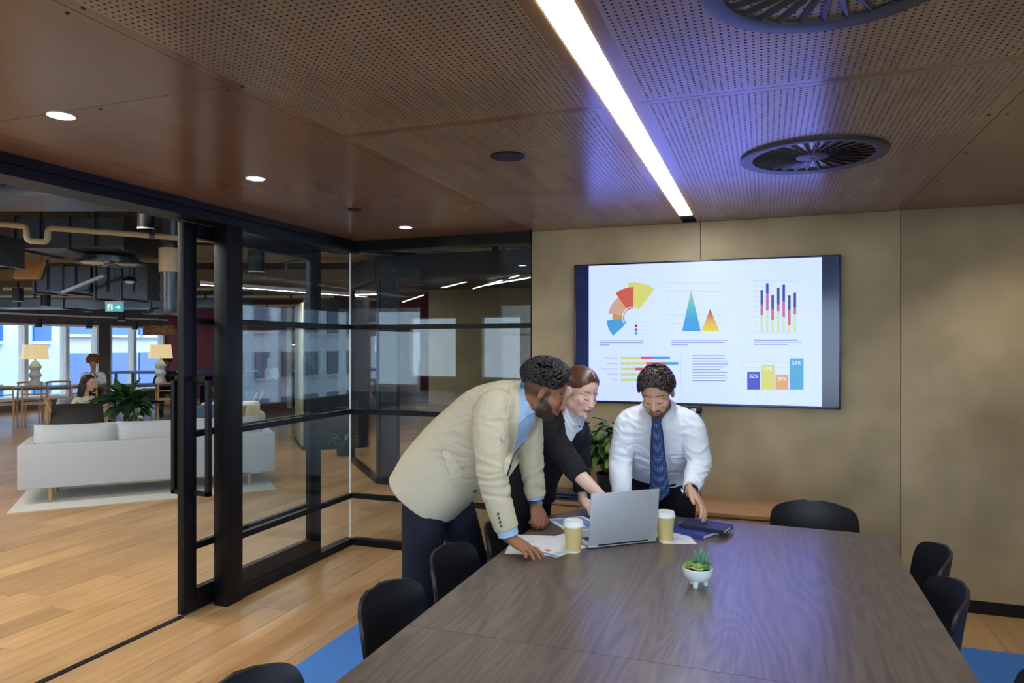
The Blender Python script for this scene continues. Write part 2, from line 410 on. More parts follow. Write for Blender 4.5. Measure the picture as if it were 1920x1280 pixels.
M['vent'] = plain('vent_paint', (66, 68, 74), .42, .1, .08)
diffuser(.195, 3.335, 'round dark swirl diffuser whose whole disc hangs over the far table end')
diffuser(.150, 1.70, 'round dark swirl diffuser over the middle of the meeting table')

# ================================================================ TELEVISION
tv = thing('television', 'large wall mounted television showing coloured charts on a white page', 'television', (-.413, 4.862, 1.687))
TW, TH = 1.728, .976
part('casing', G().box2((-TW/2, -.0, -TH/2), (TW/2, .035, TH/2), None, .004), M['black'], tv)
bz = G()
for lo, hi in (((-TW/2, -.006, -TH/2), (TW/2, .004, -TH/2+.016)), ((-TW/2, -.006, TH/2-.012), (TW/2, .004, TH/2)), ((-TW/2, -.006, -TH/2), (-TW/2+.012, .004, TH/2)), ((TW/2-.012, -.006, -TH/2), (TW/2, .004, TH/2))): bz.box2(lo, hi, None, .002)
part('bezel', bz, plain('bezel_metal', (58, 60, 70), .28, .8), tv)
def bar_screen(x0, x1, nm):
    n = NT('screen_margin'); v = n.coords((1, 1, 1)); f = n.noise(v, 1.7, 2)
    n.b.inputs['Base Color'].default_value = (.004, .005, .01, 1); n.b.inputs['Roughness'].default_value = .12
    n.link(n.ramp(f, (.3, srgb(6, 12, 38)), (.75, srgb(32, 56, 114))), n.b.inputs['Emission Color']); n.b.inputs['Emission Strength'].default_value = .7
    return part(nm, G().box2((x0, -.0035, -TH/2+.015), (x1, 0, TH/2-.011)), n.m, tv)
SX0, SX1, SZ0, SZ1 = -.759, .753, -.474, .475       # white page, local
page = part('screen', G().box2((SX0, -.004, -TH/2+.015), (SX1, 0, TH/2-.011)), emis('page_white', (.63, .77, .92*SCREEN_B), 1.0, True), tv, label='white slide page')
bar_screen(-TW/2+.012, SX0, 'screen_margin'); bar_screen(SX1, TW/2-.012, 'screen_margin')
EM = {}
def em(c, s=1.0):
    if c not in EM: EM[c] = emis('chart_%d_%d_%d' % c, c, s)
    return EM[c]
YEL, RED, SAL, ORA, BLU, NAV, GRE, COB = (208, 210, 104), (196, 84, 54), (204, 160, 138), (196, 140, 66), (60, 152, 212), (36, 52, 116), (198, 220, 166), (44, 62, 190)
def P2(px, py):            # position on the page from its measured spot on the slide, metres
    a = (px-960)/1317; b = -(py-646)/1317; dx, dy = -s_+a*c_, c_+a*s_; t = 4.858/dy
    return dx*t+.413, 1.607+b*t-1.687
def cz(x, y): return (1070+x*520/1920, 460+y*330/1218)      # enlarged slide view to full frame
lay = [0]
def flat(name, pts, col, depth=None, par=None, raw=False):
    lay[0] += 1
    q = [p if raw else P2(*cz(*p)) for p in pts]; y = -.0042-(depth if depth is not None else .0002)
    n = len(q); g = G()._add([(x, y, z) for x, z in q]+[(x, -.004, z) for x, z in q], [tuple(range(n))]+[(i, n+i, n+(i+1) % n, (i+1) % n) for i in range(n)])
    return part(name, g, col if not isinstance(col, tuple) else em(col), par or page, False)
def rect(name, x0, y0, x1, y1, col, d=None):
    return flat(name, [(x0, y0), (x1, y0), (x1, y1), (x0, y1)], col, d)
# fan chart
cx, cy = 432, 498
fx, fz = P2(*cz(cx, cy))
def wedge(a0, a1, r0, r1, col, d):
    s = .000985        # metres for each enlarged pixel
    pts = [(fx+r1*s*math.cos(R(a)), fz+r1*s*math.sin(R(a))) for a in np.linspace(a0, a1, 14)]+[(fx+r0*s*math.cos(R(a)), fz+r0*s*math.sin(R(a))) for a in np.linspace(a1, a0, 10)]
    return flat('chart_wedge', pts, col, d, None, True)
wedge(52, 99, 62, 246, YEL, .0002); wedge(89, 126, 62, 214, RED, .0004); wedge(122, 170, 62, 178, SAL, .0003)
wedge(163, 187, 62, 147, ORA, .00025); wedge(186, 222, 62, 190, BLU, .0004)
wedge(52, 222, 72, 78, (214, 222, 216), .0006)
for k, c in enumerate((GRE, (120, 50, 84), (168, 74, 74), BLU)):
    y = 532+k*25; rx, rz = P2(*cz(453, y))
    flat('legend_dot', [(rx+.0105*math.cos(a), rz+.0105*math.sin(a)) for a in np.linspace(0, 6.283, 13)[:-1]], c, .0003, None, True)
INK, PALE = (92, 100, 128), (186, 196, 214)
def texts(s, x, y, size, col, name='slide_text', left=False):
    me = text_mesh(s, size); me.materials.append(em(col)); px, pz = P2(*cz(x, y))
    o = link(name, me, page); o.rotation_euler = (R(90), 0, 0); o.location = (px, -.0052, pz); return o
for k, s in enumerate(('Manufacturing', 'Operations', 'Human Resources', 'Technology')): texts(s, 512, 532+k*25, .012, PALE)
# peaks
def grad(name, *st):
    n = NT(name); t = n.add('ShaderNodeTexCoord'); s = n.add('ShaderNodeSeparateXYZ'); n.link(t.outputs['Generated'], s.inputs[0])
    n.b.inputs['Base Color'].default_value = (0, 0, 0, 1); n.link(n.ramp(s.outputs['Z'], *[(p, srgb(*c)) for p, c in st]), n.b.inputs['Emission Color'])
    n.b.inputs['Emission Strength'].default_value = 1; return n.m
for k in range(7):
    y = 260+k*55.5; rect('grid_line', 690, y-1, 1055, y+1, PALE, .0001)
    texts(str(120-20*k) if k < 6 else '0', 675, y, .014, PALE)
flat('chart_peak', [(772, 594), (901, 594), (834, 306)], grad('peak_cool', (0, (64, 158, 226)), (.3, (66, 160, 222)), (.6, (92, 190, 190)), (1, (176, 196, 150))), .0003)
flat('chart_peak', [(904, 593), (1031, 593), (966, 440)], grad('peak_warm', (0, (222, 216, 72)), (.45, (220, 178, 84)), (.85, (196, 80, 80)), (1, (60, 70, 80))), .0003)
texts('Q1', 826, 618, .012, PALE); texts('Q2', 950, 618, .012, PALE)
# stacked bars
for k in range(11):
    y = 246+k*35.6; rect('grid_line', 1270, y-1, 1560, y+1, PALE, .0001); texts(str(100-10*k), 1275, y-4, .012, PALE)
for x, a, b, c in ((1323, 310, 408, 482), (1361, 262, 333, 450), (1398, 343, 442, 515), (1437, 292, 407, 455), (1475, 271, 386, 494), (1514, 345, 445, 551), (1552, 326, 429, 477)):
    rect('chart_bar', x-9, a, x+9, b, NAV, .0003); rect('chart_bar', x-9, b, x+9, c, (190, 96, 92), .0003); rect('chart_bar', x-9, c, x+9, 602, GRE, .0003)
# lines of small print
def lines(x0, ws, y0, dy, h=3.2):
    for k, w_ in enumerate(ws): rect('text_line', x0, y0+k*dy-h, x0+w_, y0+k*dy+h, (142, 152, 178), .0002)
lines(204, (305, 300, 66), 659, 14.5); lines(697, (392, 368, 112), 658, 14.5); lines(1268, (305, 335, 235), 655, 15)
lines(843, (222, 224, 246, 244, 222, 190, 240, 228, 250, 228), 762, 19.3)
# horizontal bars
for k in range(11): rect('grid_line', 347+k*41.6-1, 757, 347+k*41.6+1, 968, PALE, .0001)
for k, (a, b, c) in enumerate(((486, 568, 688), (524, 656, 745), (448, 560, 660), (500, 600, 690), (490, 590, 700))):
    y = 778+k*38; rect('chart_bar', 347, y-9, a, y+9, YEL if k < 3 else (192, 216, 130), .0003); rect('chart_bar', a, y-9, b, y+9, RED, .0003); rect('chart_bar', b, y-9, c, y+9, BLU, .0003)
for k, s in enumerate(('Manufacturing', 'Operations', 'Human Resources', 'Technology', 'Travel')): texts(s, (278, 288, 268, 290, 304)[k], 777+k*38, .0155, INK)
for k in range(0, 11, 1):
    if k != 5: texts('%d%%' % (k*10), 350+k*41.6, 984, .012, PALE)
# percentage columns
for k in range(7):
    y = 766+k*38.3; rect('grid_line', 1180, y-1, 1625, y+1, PALE, .0001); texts(str(60-10*k), 1183, y-4, .014, PALE)
for x0, x1, y, c, s in ((1222, 1311, 874, COB, '32%'), (1319, 1411, 825, YEL, '47%'), (1417, 1508, 894, (216, 160, 98), '29%'), (1516, 1612, 782, (70, 160, 214), '58%')):
    rect('chart_column', x0, y, x1, 996, c, .0003); texts(s, (x0+x1)/2, y+31, .034, (236, 240, 250))
cb = thing('camera_bar', 'small black and silver webcam unit under the television edge', 'webcam', (-.445, 4.868, 1.165))
part('body', G().box2((-.045, -.02, -.018), (.045, .03, .018), None, .004), M['black'], cb)
part('face', G().box2((-.030, -.024, -.012), (.012, -.018, .013), None, .003), plain('silver', (190, 194, 200), .35, .6), cb)
part('lens', G().cyl((-.022, -.023, 0), (-.022, -.027, 0), .006), M['black'], cb)
part('cord', G().tube([(-.02, .02, -.015), (-.01, .026, -.06), (.0, .028, -.3), (.0, .028, -.57)], .004, 8), M['black'], cb)

# ================================================================ CREDENZA, TABLE, CHAIRS
WOODC = wood('oak_veneer', (166, 120, 70), (206, 160, 104), (1.1, 20, 20), .4, True, .35, .05)
cr_ = thing('credenza', 'low oak credenza standing against the plywood wall below the television', 'cabinet', (-.68, 4.66, 0))
part('top', G().box2((-.93, -.24, .565), (.93, .235, .59), None, .002), WOODC, cr_)
part('body', G().box2((-.92, -.215, .08), (.92, .232, .564)), WOODC, cr_)
part('plinth', G().box2((-.88, -.19, 0), (.88, .22, .08)), M['black'], cr_)
for k in range(4):
    d = part('door', G().box2((-.918+k*.4595, -.234, .085), (-.918+k*.4595+.456, -.216, .555), None, .002), WOODC, cr_)
    part('knob', G().cyl((-.918+k*.4595+(.42 if k % 2 == 0 else .036), -.234, .45), (-.918+k*.4595+(.42 if k % 2 == 0 else .036), -.25, .45), .009), M['black'], d)

tb = thing('meeting_table', 'long dark stained oak meeting table with thin edge', 'table', (-.26, 2.05, 0))
TX, T0, T1 = .78, -1.65, 1.56
def tprof(y0, y1, end):
    r = .05; pts = [(-TX+.001, y0), (TX-.001, y0)]
    if end: pts += [(TX, y1-r)]+[(TX-r+r*math.cos(a), y1-.02-r+r*math.sin(a)) for a in np.linspace(.2, 1.4, 5)]+[(-TX+.17+.06*math.cos(a), y1+.02-.06+.06*math.sin(a)) for a in np.linspace(1.7, 2.5, 5)]+[(-TX, y1-.20)]
    else: pts += [(TX-.001, y1), (-TX+.001, y1)]
    return pts
for y0, y1, e in ((T0, -.115, 0), (-.113, T1, 1)):
    part('tabletop_board', G().prism(tprof(y0, y1, e), .712, .74), M['table'], tb)
part('underframe', G().box2((-.55, -1.35, .655), (.55, 1.15, .711)), M['black'], tb)
for y in (-1.05, .80):
    lg = part('leg', G().box2((-.35, y-.05, .03), (.35, y+.05, .655), None, .004), M['black'], tb)
    part('foot', G().box2((-.42, y-.09, .009), (.42, y+.09, .03), None, .004), M['black'], lg)

def shell_chair(name, label, x, y, rz, group):
    t = thing(name, label, 'chair', (x, y, 0), rz, group)       # faces local +Y, back at -Y
    rows = []
    prof = [(.215, .418), (.222, .436), (.20, .450), (.10, .452), (-.02, .446), (-.115, .450), (-.170, .475), (-.200, .53), (-.218, .61), (-.232, .70), (-.242, .76), (-.246, .793)]
    dense = cat_rom(prof, 8); nn = len(dense)
    for i, (py, pz) in enumerate(dense):
        s = i/(nn-1); hw = .205
        if s > .70: hw *= max(.02, 1-((s-.70)/.30)**4.5)**.42
        if s < .10: hw *= .86+.14*math.sin(s/.10*1.57)
        P_ = []; back = smoothstep((s-.42)/.25)
        for j in range(21):
            u = math.sin((-1+2*j/20)*1.5708); P_.append((u*hw, py+back*(.075*(u*hw/.205)**2), pz+(1-back)*(.030*u*u*(1 if s > .1 else .3))))
        rows.append(P_)
    P = rows
    g = G().grid(P)
    bm = bmesh.new(); me = g.mesh('shell', M['blackmatte'], True); bm.from_mesh(me)
    bmesh.ops.recalc_face_normals(bm, faces=bm.faces); bmesh.ops.solidify(bm, geom=bm.faces[:], thickness=.011); bm.to_mesh(me); bm.free()
    me.polygons.foreach_set('use_smooth', [True]*len(me.polygons)); me.set_sharp_from_angle(angle=R(60))
    link('shell', me, t)
    for sx in (-1, 1):
        for sy in (-1, 1):
            part('leg', G().cyl((sx*.13, .01+sy*.12, .435), (sx*.225, .01+sy*.22, .013), .012, .009), M['black'], t)
    part('seat_bracket', G().box2((-.14, -.12, .425), (.14, .14, .44)), M['black'], t)
    return t
chairs = [(-.985, 1.36, -90, 'dark shell chair at the door side of the table, farthest from the people'),
          (-.985, 2.06, -90, 'dark shell chair at the door side, next but one to the man in the blazer'),
          (-.980, 2.55, -90, 'dark shell chair standing directly behind the legs of the man in the beige blazer'),
          (-.945, 3.02, -90, 'dark shell chair partly under the sleeve of the man in the beige blazer'),
          (.44, 3.22, 90, 'dark shell chair nearest the plywood wall on the side away from the door'),
          (.385, 2.74, 90, 'dark shell chair in the middle of the table side away from the glass door'),
          (.46, 2.0, 90, 'dark shell chair at the table side away from the glass door, nearest the table middle'),
          (.235, 3.73, 180, 'dark shell chair alone at the table end below the television')]
c0 = None
for x, y, rz, lab in chairs:
    if c0 is None: c0 = shell_chair('shell_chair', lab, x, y, R(rz), 'black shell chairs round the meeting table')
    else:
        c = copy_tree(c0); c.location = (x, y, 0); c.rotation_euler = (0, 0, R(rz)); c['label'] = lab

# ================================================================ THINGS ON THE TABLE
TZ = .74
ALU = plain('aluminium', (176, 180, 186), .4, .25, .03, 40)
lp = thing('laptop', 'open silver laptop seen from behind its lid', 'laptop', (-.575, 3.015, TZ), math.atan2(.21, .254))
part('base', G().box2((-.165, 0, .004), (.165, .235, .015), None, .003), ALU, lp)
part('keyboard', G().box2((-.14, .03, .0148), (.14, .125, .0158)), plain('keys', (24, 25, 30), .6), lp)
part('trackpad', G().box2((-.05, .14, .0148), (.05, .215, .0155)), plain('pad', (150, 154, 160), .3, .6), lp)
for x in (-.13, .13):
    for y in (.02, .21): part('rubber_foot', G().cyl((x, y, 0), (x, y, .004), .008), M['black'], lp)
lid_m = Matrix.Translation((0, .002, .014)) @ Matrix.Rotation(R(6), 4, 'X')
lid = part('lid', G().box((0, 0, .1135), (.33, .007, .226), lid_m, .003), ALU, lp)
part('display', G().box((0, .0038, .1165), (.31, .0006, .200), lid_m), emis('laptop_display', (150, 170, 205), .6), lid)
part('hinge', G().cyl((-.12, .004, .014), (.12, .004, .014), .006), M['black'], lp)
def cup(x, y, lab):
    t = thing('paper_cup', lab, 'cup', (x, y, TZ), 0, 'takeaway coffee cups')
    part('body', G().lathe([(.001, .002), (.029, .002), (.030, 0), (.0305, .003), (.0405, .108), (.0415, .110)], 32, None, False), plain('kraft_paper', (214, 192, 128), .6, 0, .04), t)
    part('lid', G().lathe([(.0435, .106), (.0445, .110), (.0435, .114), (.0415, .116), (.0400, .128), (.0385, .130), (.034, .129), (.033, .1265), (.001, .126)], 32, None, False), M['white'], t)
    part('base_ring', G().lathe([(.0295, .0), (.0303, .0), (.0308, .006), (.030, .006)], 32), M['white'], t)
cup(-.757, 2.863, 'kraft coffee cup with white lid standing on the printed sheet'); cup(-.415, 3.158, 'kraft coffee cup with white lid beside the notebooks, half behind the laptop')
def sheet(name, lab, x, y, rz, w_, h_, z, prints, grp=None):
    t = thing(name, lab, 'paper', (x, y, z), R(rz), grp)
    part('page', G().box2((-w_/2, -h_/2, 0), (w_/2, h_/2, .0006)), M['white'], t)
    for k, (x0, y0, x1, y1, c) in enumerate(prints):
        part('print_block', G().box2((x0, y0, .0006), (x1, y1, .0009)), c, t)
    return t
PB, PG, PR = plain('print_blue', (96, 158, 206), .7), plain('print_grey', (196, 200, 206), .7), plain('print_red', (206, 120, 92), .7)
sheet('printed_sheet', 'white printed sheet with a blue border strip under the coffee cup', -.835, 2.93, -24, .21, .297, TZ+.0009, [(-.10, -.145, .10, -.125, PB)]+[(-.06+.06*k, -.11, -.03+.06*k, -.085, (PG, PR, PG)[k]) for k in range(3)])
sheet('paper_sheet', 'blank white sheet under the brown hand', -.945, 2.90, 12, .21, .297, TZ+.0001, [(-.08, -.1+.02*k, .06, -.097+.02*k, PG) for k in range(8)])
sheet('paper_corner', 'white sheet peeking out beside the navy notebooks', -.385, 3.225, 20, .15, .21, TZ+.0001, [(-.05, -.08+.02*k, .05, -.077+.02*k, PB) for k in range(4)])
tbm = thing('tablet', 'white framed tablet with a chart lying beside the laptop', 'tablet', (-.855, 3.285, TZ), R(38))
part('body', G().box2((-.095, -.125, 0), (.095, .125, .007), None, .003), M['white'], tbm)
scn = part('display', G().box2((-.078, -.105, .0068), (.078, .105, .0075)), emis('tablet_display', (110, 150, 205), .5), tbm)
for k, c in enumerate(((200, 96, 70), (120, 180, 90), (226, 226, 240), (60, 110, 180))):
    part('chart_block', G().box2((-.06+.03*k, -.08, .0074), (-.04+.03*k, -.03+.02*(k % 3), .0078)), emis('tablet_chart', c, .5), scn)
NAVY = plain('navy_cover', (28, 32, 60), .55, 0, .08); CREAM = plain('page_edges', (226, 224, 214), .8)
def notebook(name, lab, x, y, z, rz, w_, h_, cov, strap, grp):
    t = thing(name, lab, 'notebook', (x, y, z), R(rz), grp)
    part('cover', G().box2((-w_/2, -h_/2, 0), (w_/2, h_/2, .0025), None, .001), cov, t); part('cover', G().box2((-w_/2, -h_/2, .0145), (w_/2, h_/2, .017), None, .001), cov, t)
    part('pages', G().box2((-w_/2+.003, -h_/2+.004, .0025), (w_/2-.003, h_/2-.004, .0145)), CREAM, t)
    part('spine', G().box2((-w_/2-.001, -h_/2, 0), (-w_/2+.002, h_/2, .017)), cov, t)
    part('elastic_band', G().box2((w_/2-.035, -h_/2-.0008, -.0002), (w_/2-.026, h_/2+.0008, .0176)), strap, t)
notebook('notebook', 'blue notebook with white elastic lying under the dark one', -.315, 3.345, TZ, 62, .15, .21, plain('blue_cover', (44, 62, 140), .5), M['white'], 'notebooks on the table')
notebook('notebook', 'dark navy notebook with black elastic lying on top of the blue one', -.255, 3.375, TZ+.0178, 74, .14, .21, NAVY, M['black'], 'notebooks on the table')
pl = thing('succulent_bowl', 'small footed white bowl planted with green succulents', 'plant', (-.228, 2.605, TZ))
part('bowl', G().lathe([(.001, .016), (.022, .017), (.040, .026), (.050, .042), (.0535, .060), (.0535, .066), (.050, .067), (.047, .060), (.040, .052), (.001, .050)], 40, None, False), plain('white_ceramic', (216, 226, 228), .35, 0, .02), pl)
for a in (-100, 20, 140):
    part('foot', G().cyl((.026*math.cos(R(a)), .026*math.sin(R(a)), .024), (.029*math.cos(R(a)), .029*math.sin(R(a)), 0), .0115, .008, 14), plain('white_ceramic', (216, 226, 228), .35, 0, .02), pl)
part('soil', G().lathe([(.046, .056), (.001, .060)], 24, None, False), plain('soil', (46, 38, 30), .95, 0, .3, 200), pl)
def rosette(cx_, cy_, z, n, ln, wd, col, tilt, rows=3):
    me = G().ell((0, ln*.5, 0), (wd, ln*.55, wd*.42), None, 10, 6).mesh('leaf', plain('succulent', col, .5, 0, .2, 30), True)
    for r in range(rows):
        for k in range(n-r):
            o = link('leaf', me, pl); o.location = (cx_, cy_, z+r*.004); o.rotation_euler = (R(tilt+r*20), 0, 2*math.pi*k/(n-r)+r*.5); sc = (1-.2*r)*1.22; o.scale = (sc, sc, sc)
rosette(-.028, -.012, .064, 7, .022, .007, (132, 168, 84), 22); rosette(.004, -.022, .064, 8, .022, .0085, (166, 184, 108), 20)
rosette(.010, .012, .060, 5, .058, .0055, (96, 150, 122), 66, 2); rosette(.030, .002, .072, 7, .018, .006, (78, 122, 84), 30, 4); rosette(-.010, .02, .062, 6, .024, .006, (92, 140, 74), 40)
rosette(.028, -.018, .066, 6, .017, .006, (104, 150, 96), 30, 3)
# ================================================================ LOUNGE SHELL
CONC = plain('concrete_soffit', (78, 68, 54), .85, 0, .22, 3, .1)
GALV = plain('galvanised_duct', (80, 86, 92), .3, .6, .18, 5)
CREAMP = plain('cream_pipe', (196, 178, 142), .5, 0, .06)
SLAB = 3.45
o = part('ceiling_slab', G().box2((-22, -9, SLAB), (4, 27, SLAB+.25)), CONC); tag(o, 'bare concrete soffit over the lounge', kind='structure')
FR_W = plain('window_frame_white', (240, 243, 246), .5)
def lounge_window_wall(name, wname, axis, pos, a0, a1, openings, z0, z1, th):
    def bx(u0, u1, q0, q1, t0, t1):
        return ((u0, pos+t0, q0), (u1, pos+t1, q1)) if axis == 'y' else ((pos+t0, u0, q0), (pos+t1, u1, q1))
    g = G(); g.box2(*bx(a0, a1, 0, z0, 0, th)); g.box2(*bx(a0, a1, z1, SLAB, 0, th)); prev = a0
    for u0, u1 in openings:
        g.box2(*bx(prev, u0, z0, z1, 0, th)); prev = u1
    g.box2(*bx(prev, a1, z0, z1, 0, th))
    o = part(name, g, plain('grey_wall', (92, 86, 84), .7, 0, .06)); tag(o, kind='structure')
    for k, (u0, u1) in enumerate(openings):
        wi = struct('%s_%d' % (wname, k+4 if axis == 'x' else k+11))
        for a, b in ((u0, u0+.05), (u1-.05, u1)): part('window_frame', G().box2(*bx(a, b, z0, z1, 0, th)), FR_W, wi)
        for a, b in ((z0, z0+.07), (z1-.05, z1)): part('window_frame', G().box2(*bx(u0+.05, u1-.05, a, b, 0, th)), FR_W, wi)
        part('pane', G().box2(*bx(u0+.05, u1-.05, z0+.07, z1-.05, th*.45, th*.5)), M['glass'], wi)
lounge_window_wall('wall_windows', 'window', 'x', -17.0, -8, 16.4, [(8.2, 10.13), (10.13, 12.15), (12.15, 13.23), (13.23, 14.13), (14.5, 15.3), (15.3, 16.35)], .25, 2.13, -.22)
lounge_window_wall('wall_front', 'window', 'y', -8.0, -17.2, -3.3, [(-16.5, -14.6), (-13.6, -11.6), (-10.65, -9.1)], .4, 2.6, -.2)
o = part('trim_1', G().box2((-16.98, 5, 2.33), (-16.90, 16.4, 2.37)), M['white']); o['kind'] = 'structure'
REDW = plain('oxblood_paint', (122, 44, 54), .6, 0, .08)
mk = Matrix.Translation((-17, 16.4, 0)) @ Matrix.Rotation(R(19.8), 4, 'Z')
o = part('wall_kitchen', G().box2((0, 0, 0), (16, .2, SLAB), mk), REDW); tag(o, 'oxblood red wall behind the kitchen counter', kind='structure')
o = part('wall_end', G().box2((-3.3, 17.0, 0), (4, 17.2, SLAB)), plain('dark_wall', (60, 56, 54), .8)); tag(o, kind='structure')
# concrete ribs under the slab
Uv, Vv = Vector((.682, .732, 0)), Vector((-.732, .682, 0)); UA = math.atan2(.732, .682)
def lmat(p, z=0): return Matrix.Translation((p[0], p[1], z)) @ Matrix.Rotation(UA, 4, 'Z')
BA = R(19.8)
for k, (px_, py_) in enumerate(((-8.38, 7.08), (-11.02, 9.32), (-13.23, 11.18), (-15.3, 12.9))):
    o = part('ceiling_beam', G().box((2.5 if k < 3 else 1.5, 0, 0), (13 if k < 3 else 8, .30, .20), Matrix.Translation((px_, py_, 2.83)) @ Matrix.Rotation(BA, 4, 'Z')), plain('beam_concrete', (142, 124, 94), .8, 0, .15, 3)); o['kind'] = 'structure'
o = part('wall_east', G().box2((4, 5.06, 0), (4.15, 9.3, SLAB)), plain('dark_wall', (60, 56, 54), .8)); o['kind'] = 'structure'
o = part('wall_east_far', G().box2((4, 17, 0), (4.15, 27, SLAB)), plain('dark_wall', (60, 56, 54), .8)); o['kind'] = 'structure'
for z0, z1, nm in ((0, .3, 'wall_east_sill'), (2.45, SLAB, 'wall_east_head')):
    o = part(nm, G().box2((4, 9.3, z0), (4.15, 17, z1)), plain('dark_wall', (60, 56, 54), .8)); o['kind'] = 'structure'
# houses across the street
def house(name, lab, m, w_, h, cols, rows, ww, wh, z0, wallc, glassc, band=None, balc=False):
    t = thing(name, lab, 'building'); t.matrix_world = m
    part('wall', G().box2((0, 0, -6), (w_, 3, h)), plain('facade', wallc, .8, 0, .04), t)
    gm = plain('facade_glass', glassc, .12, 0, .15, .6); wm = G().box((0, 0, 0), (ww, .12, wh)).mesh('window', gm)
    sm = G().box((0, 0, 0), (ww*1.1, .35, .12)).mesh('sill', plain('sill', wallc, .8))
    for i in range(cols):
        for j in range(rows):
            o = link('window', wm, t); o.location = ((i+.5)*w_/cols, -.04, z0+j*3.2)
            s2 = link('sill' if not balc else 'balcony', sm, o); s2.location = (0, -.1, -wh/2-.06)
    return t
mX = lambda x, y: Matrix.Translation((x, y, 0)) @ Matrix.Rotation(R(90), 4, 'Z')
house('office_block', 'white panelled building with dark blue windows outside the lounge', mX(-28, 4), 17.6, 14, 9, 5, .72, 1.5, -3.9, (206, 212, 216), (40, 92, 150))
house('glazed_block', 'blue glazed building with white floor bands outside the lounge', mX(-29, 22.2), 16, 14, 4, 5, 3.8, 2.35, -3.15, (206, 212, 216), (46, 98, 160))
house('apartment_tower', 'pale apartment tower with rows of windows mirrored in the glass partition', Matrix.Translation((26, 60, 0)) @ Matrix.Rotation(R(-90), 4, 'Z'), 33, 22, 12, 7, 1.5, 1.8, -3, (214, 220, 220), (52, 84, 108), None, True)
o = part('ground', G().box2((-90, -90, -6.2), (60, 60, -6)), plain('street', (120, 122, 124), .9)); o['kind'] = 'structure'

# ================================================================ SERVICES UNDER THE SOFFIT
def duct(lab, p, q, w_, h, z, flange=True, cat='duct'):
    p, q = Vector(p), Vector(q); L = (q-p).length; a = math.atan2(q.y-p.y, q.x-p.x)
    t = thing('air_duct', lab, cat, (p.x, p.y, z), a)
    part('duct_body', G().box2((0, -w_/2, -h/2), (L, w_/2, h/2)), GALV, t)
    k = max(2, int(L/1.2))
    if flange:
        fm = G().box((0, 0, 0), (.03, w_+.05, h+.05)).mesh('flange', GALV)
        for i in range(k+1): o = link('flange', fm, t); o.location = (L*i/k, 0, 0)
    hm = G().box((0, 0, .3), (.012, .012, .9)).mesh('hanger', M['black'])
    for i in range(k):
        for s in (-1, 1): o = link('hanger', hm, t); o.location = (L*(i+.5)/k, s*(w_/2+.02), 0)
    return t
duct('wide galvanised duct running just outside the door head', (-7.3, 3.02, 0), (-4.45, 4.02, 0), .62, .42, 2.88)
duct('deep galvanised duct box carrying the large round diffuser', (-8.15, 5.98, 0), (-6.98, 6.40, 0), .85, .34, 2.87)
duct('galvanised duct section with a sloping brace beyond the first concrete rib', (-9.95, 7.47, 0), (-9.2, 7.74, 0), .7, .36, 2.55)
duct('square galvanised duct end beside the hanging dome lamp', (-9.15, 7.78, 0), (-8.45, 8.03, 0), .7, .50, 2.52)
duct('long slanting galvanised duct at the pipe trap', (-8.7, 4.55, 0), (-7.3, 5.0, 0), .45, .26, 2.56)
duct('long galvanised duct near the window side', (-13.4, 8.9, 0), (-9.0, 10.5, 0), .7, .30, 2.42)
duct('narrow galvanised duct over the corridor', (-3.8, 8.38, 0), (-2.0, 9.1, 0), .5, .3, 3.05)
br = thing('duct_brace', 'bright sloping metal brace beside the galvanised duct', 'brace', (-9.23, 7.12, 2.34), R(19.8))
part('bar', G().box2((-.02, -.03, -.02), (.02, .03, .62), Matrix.Rotation(R(68), 4, 'Y')), plain('bright_zinc', (190, 200, 210), .3, .3), br); part('foot_plate', G().box2((-.06, -.04, -.03), (.06, .04, -.015)), GALV, br); part('rod', G().cyl((0, 0, -.02), (0, 0, SLAB-2.34), .005, None, 6), GALV, br)
dl_ = thing('dome_lamp', 'small black dome lamp hanging between the ducts', 'lamp', (-7.66, 6.81, 2.42))
part('dome', G().lathe([(.085, 0), (.08, .03), (.03, .055), (.012, .06)], 20), M['black'], dl_); part('globe', G().ell((0, 0, -.005), (.055, .055, .03)), M['white'], dl_); part('cord', G().cyl((0, 0, .05), (0, 0, SLAB-2.42), .005, None, 8), M['black'], dl_)
def pipe(name, lab, pts, r, m, hang=True, cat='pipe'):
    t = thing(name, lab, cat, pts[0]); b = Vector(pts[0]); q = [Vector(p)-b for p in pts]
    part('run', G().tube(q, r, 12), m, t)
    if hang:
        a, c = q[-2], q[-1]; n = max(2, int((c-a).length/1.3))
        for i in range(n):
            p = a.lerp(c, (i+.5)/n)
            h_ = part('hanger', G().cyl(p+Vector((0, 0, r)), p+Vector((0, 0, SLAB-b.z-p.z)), .006, None, 6), GALV, t)
            part('clamp', G().cyl(p-Vector((.02, .02, 0)), p+Vector((.02, .02, 0)), r*1.35, None, 12), GALV, h_)
    return t
zp = 2.78
dp = Vector((3.7, 5.1, 0)).normalized(); A0 = Vector((-6.84, 4.95, zp)); pp = [A0-dp*.7, A0-dp*.30]
def arc(c, a, b, n=5): return [c+a*math.cos(t)+b*math.sin(t) for t in np.linspace(0, math.pi/2, n)]
dn = Vector((0, 0, -1)); r_ = .045
pp += arc(A0-dp*.095+dn*r_, -dn*r_, dp*r_)+arc(A0-dp*.05+dn*.10+dp*r_, -dp*r_, dn*r_)+arc(A0+dp*.08+dn*.10, dn*r_, dp*r_)+arc(A0+dp*.125+dp*r_+dn*.045, -dp*r_, -dn*r_)
pp += [A0+dp*.30, A0+dp*6.4]
pipe('drain_pipe', 'cream drain pipe with a U shaped trap crossing the lounge ceiling', pp, .030, CREAMP)
